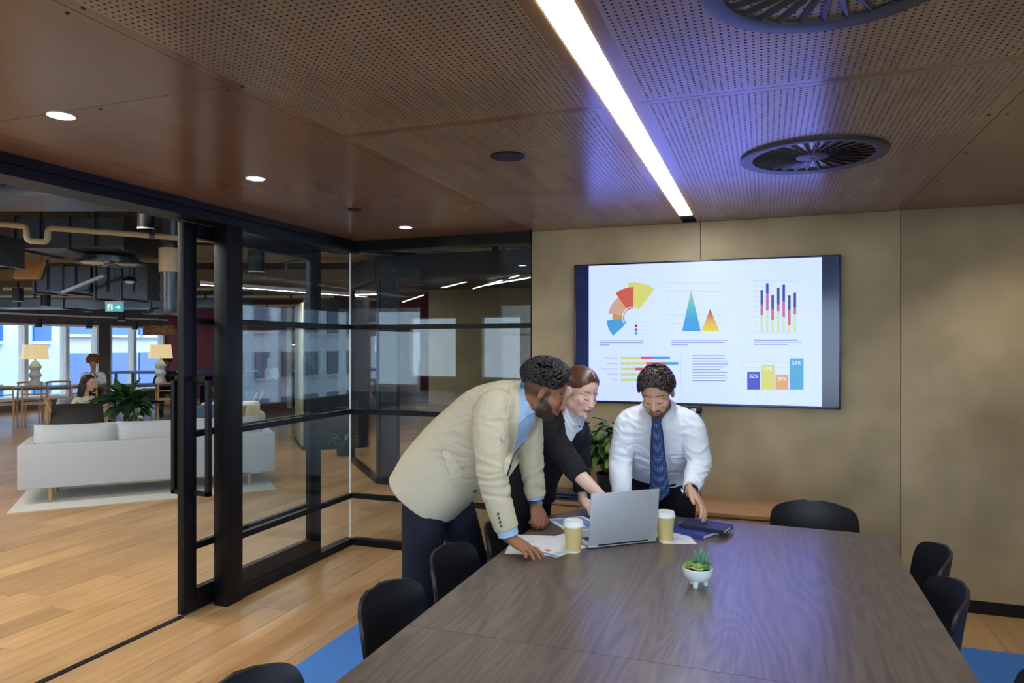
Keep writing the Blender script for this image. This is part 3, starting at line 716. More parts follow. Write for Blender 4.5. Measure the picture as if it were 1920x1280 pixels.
pipe('sprinkler_pipe', 'dark red sprinkler main above the cream pipe', [(-8.6, 3.9, 3.16), (-8.1, 4.35, 3.16), (-4.9, 7.2, 3.16)], .05, plain('sprinkler_red', (92, 24, 28), .5))
pipe('copper_pipe', 'thin grey pipe stepping down over the corridor', [(-4.75, 6.75, 3.4), (-4.75, 6.75, 2.62), (-5.35, 6.95, 2.58), (-5.4, 6.97, 2.35)], .018, GALV, False)
for k in range(3):
    b0 = Vector(((-11.5, 8.05, 2.52), (-12.8, 8.55, 2.46), (-14.4, 9.9, 2.40))[k]); ru = Vector((c_, s_, 0))
    pipe('conduit', ('cream conduit beyond the first concrete rib', 'cream conduit above the exit sign', 'cream conduit nearest the windows')[k], [b0-ru*.2, b0, b0+ru*(4.6 if k == 0 else 6)], .028, CREAMP)['group'] = 'conduits under the ribs'
def round_vent(x, y, z, r, lab):
    t = thing('round_diffuser', lab, 'air vent', (x, y, z), 0, 'round lounge air diffusers')
    part('plenum', G().lathe([(r*.8, .05), (r*.8, .07)], 28), GALV, t)
    part('ring', G().lathe([(r, .02), (r, -.01), (r*.8, 0), (r*.8, .05)], 36), GALV, t)
    part('hub', G().lathe([(.001, -.02), (r*.2, -.015), (r*.22, .02)], 20, None, False), GALV, t)
    bm_ = G().box2((r*.2, -.012, -.006), (r*.82, .012, .0)).mesh('blade', M['white'])
    for k in range(14): o = link('blade', bm_, t); o.rotation_euler = (.5, 0, 2*math.pi*k/14)
round_vent(-7.53, 6.42, 2.60, .39, 'large round diffuser under the nearer galvanised duct')
round_vent(-10.3, 9.95, 2.17, .40, 'round diffuser hanging farther off toward the windows')
t = thing('access_panel', 'tan square panel hanging among the ducts', 'panel', (-7.98, 5.74, 2.475), R(19.8))
part('sheet', G().box2((-.15, -.02, -.12), (.15, .02, .12), Matrix.Rotation(R(-25), 4, 'X')), plain('tan_board', (206, 150, 92), .6), t)
part('edge', G().box2((-.17, .02, -.14), (.17, .03, .14), Matrix.Rotation(R(-25), 4, 'X')), GALV, t)
for x_ in (-.12, .12): part('hanger', G().cyl((x_, .03, .1), (x_, .03, .19), .005, None, 6), GALV, t)
t = thing('flexible_duct', 'shiny ribbed vertical duct beside the sliding door edge', 'duct', (-6.36, 6.21, 1.98))
part('sleeve', G().lathe([(.11+.010*(k % 2), .0638*k) for k in range(24)], 20), GALV, t); part('collar', G().lathe([(.13, .45), (.13, .72)], 20), CREAMP, t)
tray = thing('cable_tray', 'perforated cable tray running above the door glass', 'cable tray', (-5.6, 5.7, 2.75), R(54))
for s in (-.16, .16): part('rail', G().box2((0, s-.01, -.03), (3.2, s+.01, .03)), GALV, tray)
rm = G().box((0, 0, -.02), (.03, .32, .012)).mesh('rung', GALV)
for k in range(16): o = link('rung', rm, tray); o.location = (.1+k*.2, 0, 0)
def can(x, y, z, lab, r=.085, h=.30, grp='black cylinder pendants'):
    t = thing('cylinder_pendant', lab, 'lamp', (x, y, z), 0, grp)
    part('can', G().lathe([(r, 0), (r, h), (.02, h+.01)], 24), M['blackmatte'], t)
    part('cap_ring', G().lathe([(r*1.02, 0), (r*1.02, .012), (r*.93, .012), (r*.93, 0)], 24), M['white'], t)
    part('lamp_lens', G().lathe([(r*.93, .006), (.001, .004)], 20, None, False), emis('can_lens', (1, .9, .75), LOUNGE_E, True), t)
    part('stem', G().cyl((0, 0, h), (0, 0, SLAB-z), .008, None, 8), M['black'], t)
    lamp_light(t, 'SPOT', (0, 0, -.01), 34, (1, .96, .9), spot_size=R(130), spot_blend=.8, shadow_soft_size=.06)
can(-4.14, 3.82, 2.425, 'large black cylinder pendant just beyond the door head', .058, .36)
can(-5.0, 6.0, 2.36, 'dark cylinder pendant seen through the fixed glazing above the sofa end')
can(-3.05, 8.0, 2.62, 'dark cylinder pendant seen through the corridor glass')
for k, (x, y, z) in enumerate(((-10.4, 7.3, 2.24), (-11.3, 8.4, 2.24), (-12.42, 10.08, 2.24), (-15.6, 12.7, 2.0), (-15.9, 14.3, 2.0), (-15.7, 11.5, 2.0), (-12.6, 11.0, 2.1), (-14.8, 14.9, 2.0))):
    can(x, y, z, ('black cylinder pendant hanging just under the tan panel', 'black cylinder pendant between the tan panel and the sloping brace', 'black cylinder pendant below the sloping brace', 'black cylinder pendant before the window by the curly haired woman',
        'black cylinder pendant before the window pier', 'black cylinder pendant before the window behind the lone table lamp', 'black cylinder pendant directly below the exit sign', 'black cylinder pendant before the window by the blue table')[k], .07, .2)
def strip_pendant(lab, x, y, z, a, w_=50):
    t = thing('linear_pendant', lab, 'light', (x, y, z), R(a), 'linear pendant lights')
    part('body', G().box2((-1.3, -.02, .0), (1.6, .02, .05)), M['white'], t); part('diffuser', G().box2((-1.3, -.018, -.004), (1.6, .018, 0)), emis('pendant_strip', (1, .97, .9), 16, True), t)
    for x_ in (-1.1, 1.4): part('wire', G().cyl((x_, 0, .05), (x_, 0, SLAB-z), .003, None, 6), M['black'], t)
    lamp_light(t, 'AREA', (.15, 0, -.01), w_, (1, .96, .9), shape='RECTANGLE', size=2.8, size_y=.04)
strip_pendant('thin white linear pendant light over the lounge', -6.66, 8.6, 2.40, 74)
for x, y in ((-5.2, 2.2), (-8.0, 3.2), (-5.2, -2.0), (-9.0, -1.0), (-12.5, 5.0)): strip_pendant('added linear pendant light over the lounge, out of view, brightening the rooms', x, y, 2.75, 47, 62)  # invented pendants out of view, added to light the lounge and meeting room
ex = thing('exit_sign', 'green and white exit sign with running figure and arrow', 'exit sign', (-8.72, 7.5, 2.14), R(19.8))
part('box', G().box2((-.125, -.012, -.062), (.125, .012, .062)), emis('exit_green', (70, 176, 176), .9), ex)
part('bracket', G().box2((-.125, -.02, .062), (.125, .02, .085)), M['white'], ex); part('rod', G().cyl((0, 0, .08), (0, 0, 1.3), .006), GALV, ex)
WE = emis('exit_white', (236, 246, 250), 1.0)
part('picture_field', G().box2((-.095, -.0128, -.045), (-.02, -.012, .045)), WE, ex)
fig = emis('exit_figure', (50, 130, 120), .8); g = G()
for a, b, r in (((-.055, .012), (-.06, -.008), .008), ((-.06, -.008), (-.045, -.022), .005), ((-.045, -.022), (-.05, -.04), .005), ((-.06, -.008), (-.075, -.03), .005), ((-.055, .01), (-.038, .004), .004), ((-.057, .01), (-.075, .0), .004)):
    g.tube([(a[0], -.0135, a[1]), (b[0], -.0135, b[1])], [r, r], 6)
g.ell((-.05, -.0135, .027), (.009, .003, .009)); part('running_figure', g, fig, ex)
part('arrow', G().prism([(.015, .012), (.05, .012), (.05, .035), (.095, 0), (.05, -.035), (.05, -.012), (.015, -.012)], .012, .0128, Matrix.Rotation(R(90), 4, 'X')), WE, ex)

# ================================================================ LOUNGE FURNITURE
SOFA = plain('light_grey_weave', (186, 190, 192), .9, 0, .07, 240, .25)
OAKP = wood('oak_pale', (176, 132, 84), (212, 168, 116), (20, 20, 1.2), .45, True, .3, .05)
sf = thing('sofa', 'long light grey fabric sofa on tapered oak legs seen from behind', 'sofa', (-6.14, 5.785, 0), UA)
L2 = 1.2275
part('back_panel', G().box2((-L2, 0, .16), (L2, .12, .60), None, .02), SOFA, sf)
for s in (-1, 1): part('arm_panel', G().box2((s*L2-(.12 if s > 0 else 0), .121, .16), (s*L2+(.12 if s < 0 else 0), .90, .60), None, .02), SOFA, sf)
part('seat_base', G().box2((-L2+.12, .121, .16), (L2-.12, .88, .32), None, .015), SOFA, sf)
def pillow(w_, h, d, m=None, n=14):
    g = G()
    for side in (1, -1):
        P = []
        for i in range(n+1):
            row = []
            for j in range(n+1):
                u, v = -1+2*i/n, -1+2*j/n; e = (1-u**4)**.5*(1-v**4)**.5 if abs(u) < 1 and abs(v) < 1 else 0
                pin = 1-.06*(1-abs(u))*abs(v)**3-.0; row.append(Vector((u*w_/2*(1-.04*(1-v*v)*0), side*d/2*e, v*h/2*(1-.05*(1-u*u)))))
            P.append(row if side > 0 else row[::-1])
        o = len(g.v); g.grid(P)
    if m: g.v = [m @ p for p in g.v]
    return g
for k in range(3):
    x = -L2+.12+.74*k+.37-.0
    part('back_cushion', pillow(.77, .50, .24, Matrix.Translation((x, .27, .53)) @ Matrix.Rotation(R(-10), 4, 'X')), SOFA, sf, True)
    part('seat_cushion', G().box2((x-.365, .14, .32), (x+.365, .88, .45), None, .03), SOFA, sf)
for sx in (-1, 1):
    for y in (.10, .62): part('leg', G().cyl((sx*(L2-.27), y, .16), (sx*(L2-.27), y, .009), .026, .016), OAKP, sf)
part('fabric_tag', G().box2((L2, .03, .29), (L2+.012, .05, .31)), M['white'], sf)
lr = part('lounge_rug', G().box2((-1.26, -.31, 0), (1.2, 2.3, .009), None, .003), plain('cream_rug', (206, 204, 196), .95, 0, .08, 200, .3)); lr.location = (-6.14, 5.785, 0); lr.rotation_euler = (0, 0, UA)
tag(lr, 'cream woven rug under the grey sofa', 'rug')
def lpos(x, y): p = Vector((-6.14, 5.785, 0))+Uv*x+Vv*y; return (p.x, p.y, 0)
ct = thing('coffee_table', 'low round table with white top behind the sofa', 'table', lpos(-.30, 1.62))
part('top', G().lathe([(.001, .38), (.42, .38), (.43, .39), (.42, .40), (.001, .40)], 32, None, False), M['white'], ct)
for a in (40, 160, 280): part('leg', G().cyl((.2*math.cos(R(a)), .2*math.sin(R(a)), .38), (.33*math.cos(R(a)), .33*math.sin(R(a)), .016), .018, .012), OAKP, ct)
vp = Vector(lpos(-.30, 1.62)); vs_ = thing('glass_vase', 'clear round glass vase on the coffee table', 'vase', (vp.x, vp.y, .40))
part('bowl', G().lathe([(.05, .002), (.085, .01), (.115, .09), (.11, .18), (.085, .25), (.08, .27), (.077, .27), (.082, .25), (.107, .18), (.11, .09), (.08, .014), (.05, .006)], 28), M['vase'], vs_)
lf = thing('leaf_arrangement', 'spreading bunch of long dark green leaves in the glass vase', 'plant', (vp.x, vp.y, .42))
LEAFM = plain('dark_leaf', (30, 56, 34), .38, 0, .35, 6)
LEAFV = plain('pale_leaf', (50, 84, 46), .4, 0, .3, 8)
def leaf_mesh(ln, wd, bend, m, fold=.25, n=8):
    P = []
    for i in range(n+1):
        s = i/n; w_ = wd*math.sin(math.pi*min(1, s*.93+.05))**.8*(1 if s < .97 else .2)
        a = bend*s; x = ln*(math.sin(a)/bend if bend else s); z = ln*((math.cos(a)-1)/bend if bend else 0)
        P.append([(x, -w_, z+fold*w_), (x, 0, z), (x, w_, z+fold*w_)])
    return G().grid(P).mesh('leaf', m, True)
lms = [leaf_mesh(.42, .050, 1.2, LEAFM), leaf_mesh(.38, .056, 1.7, LEAFM), leaf_mesh(.44, .046, .8, LEAFV), leaf_mesh(.36, .054, 2.0, LEAFV)]
rr = random.Random(3)
for k in range(90):
    o = link('leaf', lms[k % 4], lf); o.location = (rr.uniform(-.05, .05), rr.uniform(-.05, .05), rr.uniform(.32, .46)); e = rr.uniform(.3, 1.3)
    o.rotation_euler = (rr.uniform(-.5, .5), -e, rr.uniform(0, 6.283)); s = rr.uniform(.75, 1.25); o.scale = (s, s, s)
for k in range(9):
    a = k*.7; part('stem', G().tube([(.02*math.cos(a), .02*math.sin(a), -.0), (.03*math.cos(a), .03*math.sin(a), .15), (.05*math.cos(a), .05*math.sin(a), .30)], .006, 6), LEAFV, lf)
def lounge_chair(p, rz, lab, backm, seatm, cush=None):
    t = thing('lounge_chair', lab, 'chair', p, rz, 'low lounge chairs'); # faces +Y
    for s in (-1, 1):
        part('side_frame', G().tube([(s*.34, .34, .009), (s*.34, .30, .40), (s*.34, -.30, .36)], .02, 8), OAKP, t)
        part('rear_leg', G().tube([(s*.34, -.36, .009), (s*.34, -.22, .34), (s*.33, -.44, .80)], .02, 8), OAKP, t)
    part('seat', G().box((0, .03, .22 if 'woman' in lab else .36), (.62, .60, .10), Matrix.Rotation(R(-4), 4, 'X'), .03), seatm, t)
    part('backrest', G().box((0, 0, 0), (.62, .05, .50), Matrix.Translation((0, -.34, .58)) @ Matrix.Rotation(R(-22), 4, 'X') @ Matrix.Rotation(0, 4, 'X'), .015), backm, t)
    if cush: part('throw_cushion', pillow(.42, .40, .14, Matrix.Translation((.05, -.17, .58)) @ Matrix.Rotation(R(-20), 4, 'X') @ Matrix.Rotation(R(25), 4, 'Y')), cush, t, True)
    return t
BLK = plain('black_leather', (20, 19, 20), .5); TEAL = plain('blue_fabric', (72, 104, 128), .9, 0, .1, 80); TAN = plain('tan_leather', (182, 120, 66), .6)
lounge_chair((-8.85, 7.10, 0), R(42), 'low oak framed chair with black leather back behind the grey sofa', BLK, BLK, TAN)
lounge_chair((-9.55, 7.78, 0), R(-75), 'pale fabric lounge chair in which the woman with long dark hair sits', plain('pale_blue_fabric', (176, 190, 204), .9), SOFA)
lounge_chair((-7.02, 7.48, .008), R(60), 'oak framed chair with blue back seen through the door glass', TEAL, TEAL, plain('slate_fabric', (84, 98, 108), .9))
lounge_chair((-8.6, 9.75, 0), R(120), 'slate lounge chair in which the person in navy sits', TEAL, BLK)
t = thing('cream_armchair', 'boxy cream armchair beside the blue backed chair', 'chair', (-7.55, 8.45, 0), R(47))
part('seat_block', G().box2((-.4, -.4, .1), (.4, .4, .42), None, .04), SOFA, t); part('backrest', G().box2((-.4, -.42, .3), (.4, -.24, .78), None, .05), plain('cream_fabric', (208, 198, 172), .9), t)
for s in (-1, 1): part('arm', G().box2((s*.40-.09, -.3, .3), (s*.40+.09, .4, .60), None, .04), plain('cream_fabric', (208, 198, 172), .9), t)
part('plinth', G().box2((-.36, -.36, .0), (.36, .36, .1)), M['black'], t)

# long work table with lamps and chairs
lt = thing('work_table', 'long dark topped work table with trestle legs in the lounge', 'table', (-13.5, 10.87, 0), UA)
part('tabletop', G().box2((-3.0, -.45, .71), (2.6, .45, .75), None, .004), plain('dark_top', (58, 58, 62), .35), lt)
for x in (-2.55, .8, 2.3):
    for s in (-1, 1): part('trestle_leg', G().tube([(x, s*.12, .70), (x, s*.36, .0)], [.05, .045], 4), M['black'], lt)
def oak_chair(lab):
    t = thing('oak_chair', lab, 'chair', (0, 0, 0), 0, 'oak chairs at the work table')
    for s in (-1, 1):
        part('front_leg', G().cyl((s*.21, .2, .44), (s*.22, .21, .0), .017, .014, 8), OAKP, t)
        part('rear_leg', G().tube([(s*.22, -.24, 0), (s*.215, -.20, .44), (s*.21, -.26, .80)], [.014, .019, .015], 8), OAKP, t)
    part('seat', G().box((0, 0, .45), (.46, .43, .03), None, .01), OAKP, t)
    part('top_rail', G().tube([(-.23, -.24, .79), (-.12, -.285, .80), (.12, -.285, .80), (.23, -.24, .79)], .02, 8), OAKP, t)
    part('back_rail', G().tube([(-.21, -.23, .64), (0, -.26, .64), (.21, -.23, .64)], .013, 8), OAKP, t)
    return t
oc = oak_chair('pale oak chair at the side of the work table away from the windows')
spots = [(-13.93, 9.47, 0), (-13.55, 9.89, 0), (-13.0, 10.5, 0), (-11.95, 11.62, 0), (-14.70, 10.54, 180), (-14.35, 10.92, 180), (-13.92, 11.436, 180), (-12.88, 12.45, 180)]
for k, (x, y, a) in enumerate(spots):
    c = oc if k == 0 else copy_tree(oc)
    c.location = (x, y, 0); c.rotation_euler = (0, 0, UA+R(a))
    c['label'] = ('pale oak chair cut by the doorway edge at the end of the work table', 'pale oak chair standing in front of the lone plaster lamp', 'pale oak chair behind the woman with long dark hair', 'pale oak chair in front of the lamp under the woven pendant',
        'pale oak chair on the window side behind the lone plaster lamp', 'pale oak chair on the window side next to the curly haired woman', 'pale oak chair in which the curly haired woman sits', 'pale oak chair in which the person in dark clothes sits')[k]
def table_lamp(x, y, lab):
    t = thing('table_lamp', lab, 'lamp', (x, y, .75), 0, 'table lamps on the work table')
    part('base', G().lathe([(.001, 0), (.10, 0), (.115, .06), (.075, .15), (.12, .23), (.075, .32), (.12, .40), (.06, .50), (.03, .53), (.001, .53)], 24, None, False), plain('white_plaster', (206, 208, 204), .6), t)
    part('shade', G().lathe([(.245, .56), (.21, .86), (.205, .86), (.24, .56)], 28), emis('lamp_shade', (238, 214, 160), .85), t)
    part('stem', G().cyl((0, 0, .52), (0, 0, .70), .012), M['black'], t)
table_lamp(-14.08, 10.24, 'stacked plaster table lamp with cream shade at the lone end of the work table')
table_lamp(-12.52, 11.93, 'stacked white plaster table lamp with cream shade under the woven pendant')
def woven(x, y, z, lab):
    t = thing('woven_pendant', lab, 'lamp', (x, y, z), 0, 'woven rattan pendants')
    n = NT('rattan'); v = n.coords((14, 14, 60)); f = n.noise(v, 1, 3); m = n.fin(n.ramp(f, (.35, srgb(70, 46, 26)), (.65, srgb(176, 128, 74))), .7)
    part('shade', G().lathe([(.30, 0), (.30, .13), (.26, .19), (.10, .20), (.10, .195), (.255, .185), (.292, .13), (.292, 0)], 32), m, t)
    part('bulb', G().ell((0, 0, .07), (.035, .035, .05)), emis('warm_bulb', (1, .75, .42), 14, True), t)
    part('cord', G().cyl((0, 0, .19), (0, 0, SLAB-z), .006, None, 8), M['black'], t)
woven(-11.3, 10.75, 1.80, 'woven rattan drum pendant above the curly haired woman\'s end of the table'); t_ = woven(-10.6, 12.0, 1.80, 'woven rattan drum pendant seen between door stile and post')
# blue high table, kitchen island, red panel
BLUEP = plain('cobalt_paint', (52, 74, 150), .5)
t = thing('blue_table', 'cobalt blue table near the windows', 'table', (-14.65, 14.45, 0), R(19.8))
part('top', G().box2((-1.5, -.5, .86), (1.6, .5, .91), None, .01), BLUEP, t)
for sx in (-1.35, 1.45):
    for sy in (-.4, .4): part('leg', G().cyl((sx, sy, .86), (sx, sy, 0), .03), BLUEP, t)
ki = thing('kitchen_island', 'cobalt blue kitchen island with pale top', 'kitchen island', (-11.6, 15.9, 0), R(19.8))
part('front', G().box2((-1.4, -.4, .05), (1.3, .4, .90)), plain('cobalt_panel', (46, 58, 122), .5), ki); part('worktop', G().box2((-1.45, -.45, .90), (1.35, .45, .94), None, .005), M['white'], ki); part('plinth', G().box2((-1.35, -.36, 0), (1.25, .36, .05)), M['black'], ki)
sh = thing('back_shelf', 'lit kitchen shelf with glassware on the red wall', 'shelf', (-12.6, 17.7, 0), R(19.8))
part('niche', G().box2((-.9, -.22, 1.18), (1.0, 0, 1.62)), plain('niche_wood', (156, 84, 52), .5), sh); part('shelf_board', G().box2((-.95, -.26, 1.62), (1.05, 0, 1.66)), M['black'], sh)
part('light_strip', G().box2((-.9, -.25, 1.60), (1.0, -.235, 1.615)), emis('shelf_strip', (1, .55, .3), 6, True), sh)
bt = thing('bottle', 'dark bottle standing on the kitchen island', 'bottle', (0, 0, 0), 0, 'bottles on the kitchen island')
part('glass', G().lathe([(.035, 0), (.037, .17), (.014, .22), (.014, .29)], 12), plain('bottle_glass', (40, 58, 44), .2), bt); part('cap', G().cyl((0, 0, .29), (0, 0, .31), .016), M['black'], bt)
for k in range(9):
    c = bt if k == 0 else copy_tree(bt); p = Vector((-11.6, 15.9, .94))+Vector((c_, s_, 0))*(-1.2+.22*k+.05*math.sin(k*3)); c.location = p
rp = thing('red_panel', 'oxblood red panel with a white rounded emblem', 'panel', (-11.75, 14.72, 0), R(19.8))
part('board', G().box2((-.36, -.03, 0), (.36, .03, 2.2)), plain('oxblood_panel', (108, 36, 44), .55), rp)
for k in range(2):
    g = G().prism([(.10*math.cos(a)*.9, .10*math.sin(a)) for a in np.linspace(0, 3.14159, 10)]+[(-.09, -.16), (-.03, -.20), (.06, -.20), (.09, -.16)], .031, .034, Matrix.Translation((-.10+.17*k, 0, .93)) @ Matrix.Rotation(R(90), 4, 'X'))
    part('emblem', g, plain('emblem_white', (216, 216, 220), .6), rp)
part('emblem', G().box2((-.13, -.034, 1.02), (-.05, -.031, 1.28)), plain('emblem_white', (216, 216, 220), .6), rp)
part('post', G().box2((.37, -.05, 0), (.47, .05, 2.6)), plain('cream_post', (192, 170, 116), .6), rp)
# pale ribbed booth and the neighbouring meeting room
bo = thing('ribbed_booth', 'pale ribbed booth wall with a dark side seen through the corridor glass', 'booth', (-6.6, 9.0, 0), R(-48))
slat = G().box((0, 0, 1.15), (.052, .03, 2.2)).mesh('slat', plain('pale_slat', (188, 184, 150), .6))
part('core', G().box2((-1.3, .0, .05), (0, .08, 2.28)), plain('booth_core', (150, 146, 120), .7), bo); part('dark_side', G().box2((0, -.02, 0), (.06, .95, 2.3)), M['blackmatte'], bo)
part('plinth', G().box2((-1.3, -.04, 0), (0, .06, .06)), M['black'], bo)
for k in range(22): o = link('slat', slat, bo); o.location = (-1.27+.0585*k, -.015, 0)
fp = thing('floor_fern', 'small fern in a dark pot on the floor by the booth', 'plant', (-5.75, 8.78, 0))
part('pot', G().lathe([(.10, 0), (.14, .22), (.13, .22), (.10, .20), (.001, .20)], 20), M['blackmatte'], fp)
fm = leaf_mesh(.30, .03, 1.4, LEAFV)
for k in range(16): o = link('frond', fm, fp); o.location = (0, 0, .2); o.rotation_euler = (0, -rr.uniform(.3, 1.2), k*2.4)
nb = struct('wall_corridor', 'black framed glass front of the neighbouring meeting room')
KH = wood('khaki_ply', (118, 102, 66), (150, 132, 90), (9, 9, 1.2), .5, False, .6, .05)
NA, NB_ = Vector((-4.21, 7.135, 0)), Vector((-5.34, 8.35, 0))
def seg(name, p, q, z0, z1, th, m):
    d = q-p; a = math.atan2(d.y, d.x); return part(name, G().box2((0, -th/2, z0), (d.length, th/2, z1), Matrix.Translation(p) @ Matrix.Rotation(a, 4, 'Z')), M[m], nb)
NC = Vector((-1.0, 7.0, 0)); 
for p, q in ((NA, NB_), (NA, NC)):
    seg('bottom_rail', p, q, 0, .07, .06, 'black'); seg('top_rail', p, q, 2.36, 2.62, .1, 'black'); seg('pane', p, q, .07, 2.36, .008, 'glass')
    seg('end_post', q+(p-q).normalized()*.06, q, 0, 2.4, .06, 'black')
seg('corner_post', NA+Vector((-.02, 0, 0)), NA+Vector((.02, 0, 0)), 0, 2.4, .04, 'black'); seg('dark_panel', NA+(NC-NA).normalized()*.05, NA+(NC-NA).normalized()*.26, .0, 2.4, .07, 'black')
o = part('wall_neighbour', G().box2((-5.2, 10.4, 0), (.1, 10.5, 2.6)), KH); o['kind'] = 'structure'
o = part('ceiling_neighbour', G().prism([(-4.2, 7.2), (-1, 7.05), (.1, 10.4), (-5.2, 10.4), (-5.3, 8.4)], 2.5, 2.6), plain('dark_ply', (58, 44, 34), .5)); o['kind'] = 'structure'
t = thing('strip_light', 'thin bright strip light in the neighbouring room ceiling', 'light', (-2.95, 8.55, 2.448), R(-42))
part('housing', G().box2((-.95, -.02, .005), (1.1, .02, .045)), M['white'], t); part('diffuser', G().box2((-.95, -.018, 0), (1.1, .018, .005)), emis('neighbour_strip', (1, .98, .94), 14, True), t)
nc = thing('ply_cabinet', 'low plywood cabinet in the neighbouring room', 'cabinet', (-3.45, 8.75, 0), R(13))
part('carcass', G().box2((-.95, -.22, .04), (1.3, .25, .76)), wood('cab_ply', (176, 140, 92), (206, 172, 122), (1.1, 20, 20), .5), nc); part('top', G().box2((-.97, -.24, .76), (1.32, .26, .79)), M['plyw'], nc)
part('door', G().box2((-.94, -.235, .06), (-.2, -.222, .75)), M['plyw'], nc); part('door', G().box2((-.19, -.235, .06), (.55, -.222, .75)), M['plyw'], nc); part('plinth', G().box2((-.9, -.18, 0), (1.25, .2, .04)), M['black'], nc)
# plant on the credenza
pc = thing('pothos_plant', 'bushy variegated green plant standing on the credenza', 'plant', (-.96, 4.65, .59))
part('pot', G().lathe([(.085, 0), (.11, .16), (.10, .16), (.08, .14), (.001, .14)], 24), M['blackmatte'], pc)
pm2 = [leaf_mesh(.13, .038, .8, plain('pothos_a', (62, 104, 46), .4, 0, .35, 10)), leaf_mesh(.12, .04, 1.2, plain('pothos_b', (118, 152, 66), .4, 0, .35, 12)), leaf_mesh(.14, .042, .5, plain('pothos_c', (42, 82, 38), .4, 0, .3, 10))]
for k in range(120):
    o = link('leaf', pm2[k % 3], pc); a = rr.uniform(0, 6.283); r1 = rr.uniform(.03, .17); z = .22+rr.uniform(0, .27)
    o.location = (r1*math.cos(a), r1*math.sin(a)*.55, z); o.rotation_euler = (rr.uniform(-.6, .6), rr.uniform(-.7, .5), a+rr.uniform(-.8, .8)); s = rr.uniform(.7, 1.15); o.scale = (s, s, s)
for k in range(10): part('stem', G().tube([(0, 0, .12), (.06*math.cos(k), .06*math.sin(k), .28), (.12*math.cos(k), .10*math.sin(k), .44)], .004, 6), LEAFV, pc)
tr = thing('grey_tray', 'stack of grey trays beside the plant on the credenza', 'tray', (-1.20, 4.505, .59))
for k in range(3): part('tray', G().box2((-.12, -.08, .02*k), (.12, .08, .02*k+.014), None, .003), GALV, tr)
# ================================================================ PEOPLE
V = Vector
def fuse(g, voxel, smooth, name, mat, wr=None):
    """union of overlapping closed shapes as one smooth continuous mesh"""
    me = g.mesh(name, mat); o = bpy.data.objects.new('tmp', me); COL.objects.link(o)
    m = o.modifiers.new('r', 'REMESH'); m.mode = 'VOXEL'; m.voxel_size = voxel; m.use_smooth_shade = True
    if smooth: s = o.modifiers.new('s', 'SMOOTH'); s.iterations = smooth; s.factor = .5
    dg = bpy.context.evaluated_depsgraph_get(); out = bpy.data.meshes.new_from_object(o.evaluated_get(dg))
    bpy.data.objects.remove(o); bpy.data.meshes.remove(me)
    out.name = name; out.materials.clear(); out.materials.append(mat)
    if wr:
        n = len(out.vertices); co = np.empty(n*3); no = np.empty(n*3); out.vertices.foreach_get('co', co); out.vertices.foreach_get('normal', no)
        co = co.reshape(-1, 3); no = no.reshape(-1, 3); d = np.array([wr(V(c)) for c in co]); out.vertices.foreach_set('co', (co+no*d[:, None]).ravel())
    out.polygons.foreach_set('use_smooth', [True]*len(out.polygons)); out.update(); return out
def limb(g, rows, k=6, n=16, open_end=False):
    """rows: x, y, z, radius"""
    d = cat_rom(rows, k); g.tube([V(r[:3]) for r in d], [float(r[3]) for r in d], n)
    for r in (rows[:1] if open_end else (rows[0], rows[-1])): g.ell(r[:3], (r[3],)*3)
    return g
def loft(g, secs, n=28, k=5, pw=2.4):
    """secs: centre, half-axis a, half-axis b (vectors); smooth closed body"""
    rows = cat_rom([list(c)+list(a)+list(b) for c, a, b in secs], k); vs = []
    for r in rows:
        c, a, b = V(r[:3]), V(r[3:6]), V(r[6:9])
        for j in range(n):
            t = 2*math.pi*j/n; ct_, st = math.cos(t), math.sin(t)
            vs.append(c+a*math.copysign(abs(ct_)**(2/pw), ct_)+b*math.copysign(abs(st)**(2/pw), st))
    m = len(rows)
    g._add(vs, [(i*n+j, i*n+(j+1) % n, (i+1)*n+(j+1) % n, (i+1)*n+j) for i in range(m-1) for j in range(n)]+[tuple(range(n-1, -1, -1)), tuple((m-1)*n+j for j in range(n))])
    return g
def frame(o, fwd, up):
    y = V(fwd).normalized(); x = y.cross(V(up)).normalized(); z = x.cross(y)
    return Matrix(((x.x, y.x, z.x, o[0]), (x.y, y.y, z.y, o[1]), (x.z, y.z, z.z, o[2]), (0, 0, 0, 1)))
def head_frame(c, heading, pitch, roll=0):
    """heading: degrees from +X in plan; pitch: degrees looking down"""
    a, p = R(heading), R(pitch)
    f = V((math.cos(a)*math.cos(p), math.sin(a)*math.cos(p), -math.sin(p))); u = V((math.cos(a)*math.sin(p), math.sin(a)*math.sin(p), math.cos(p)))
    return frame(c, f, u) @ Matrix.Rotation(R(roll), 4, 'Y')
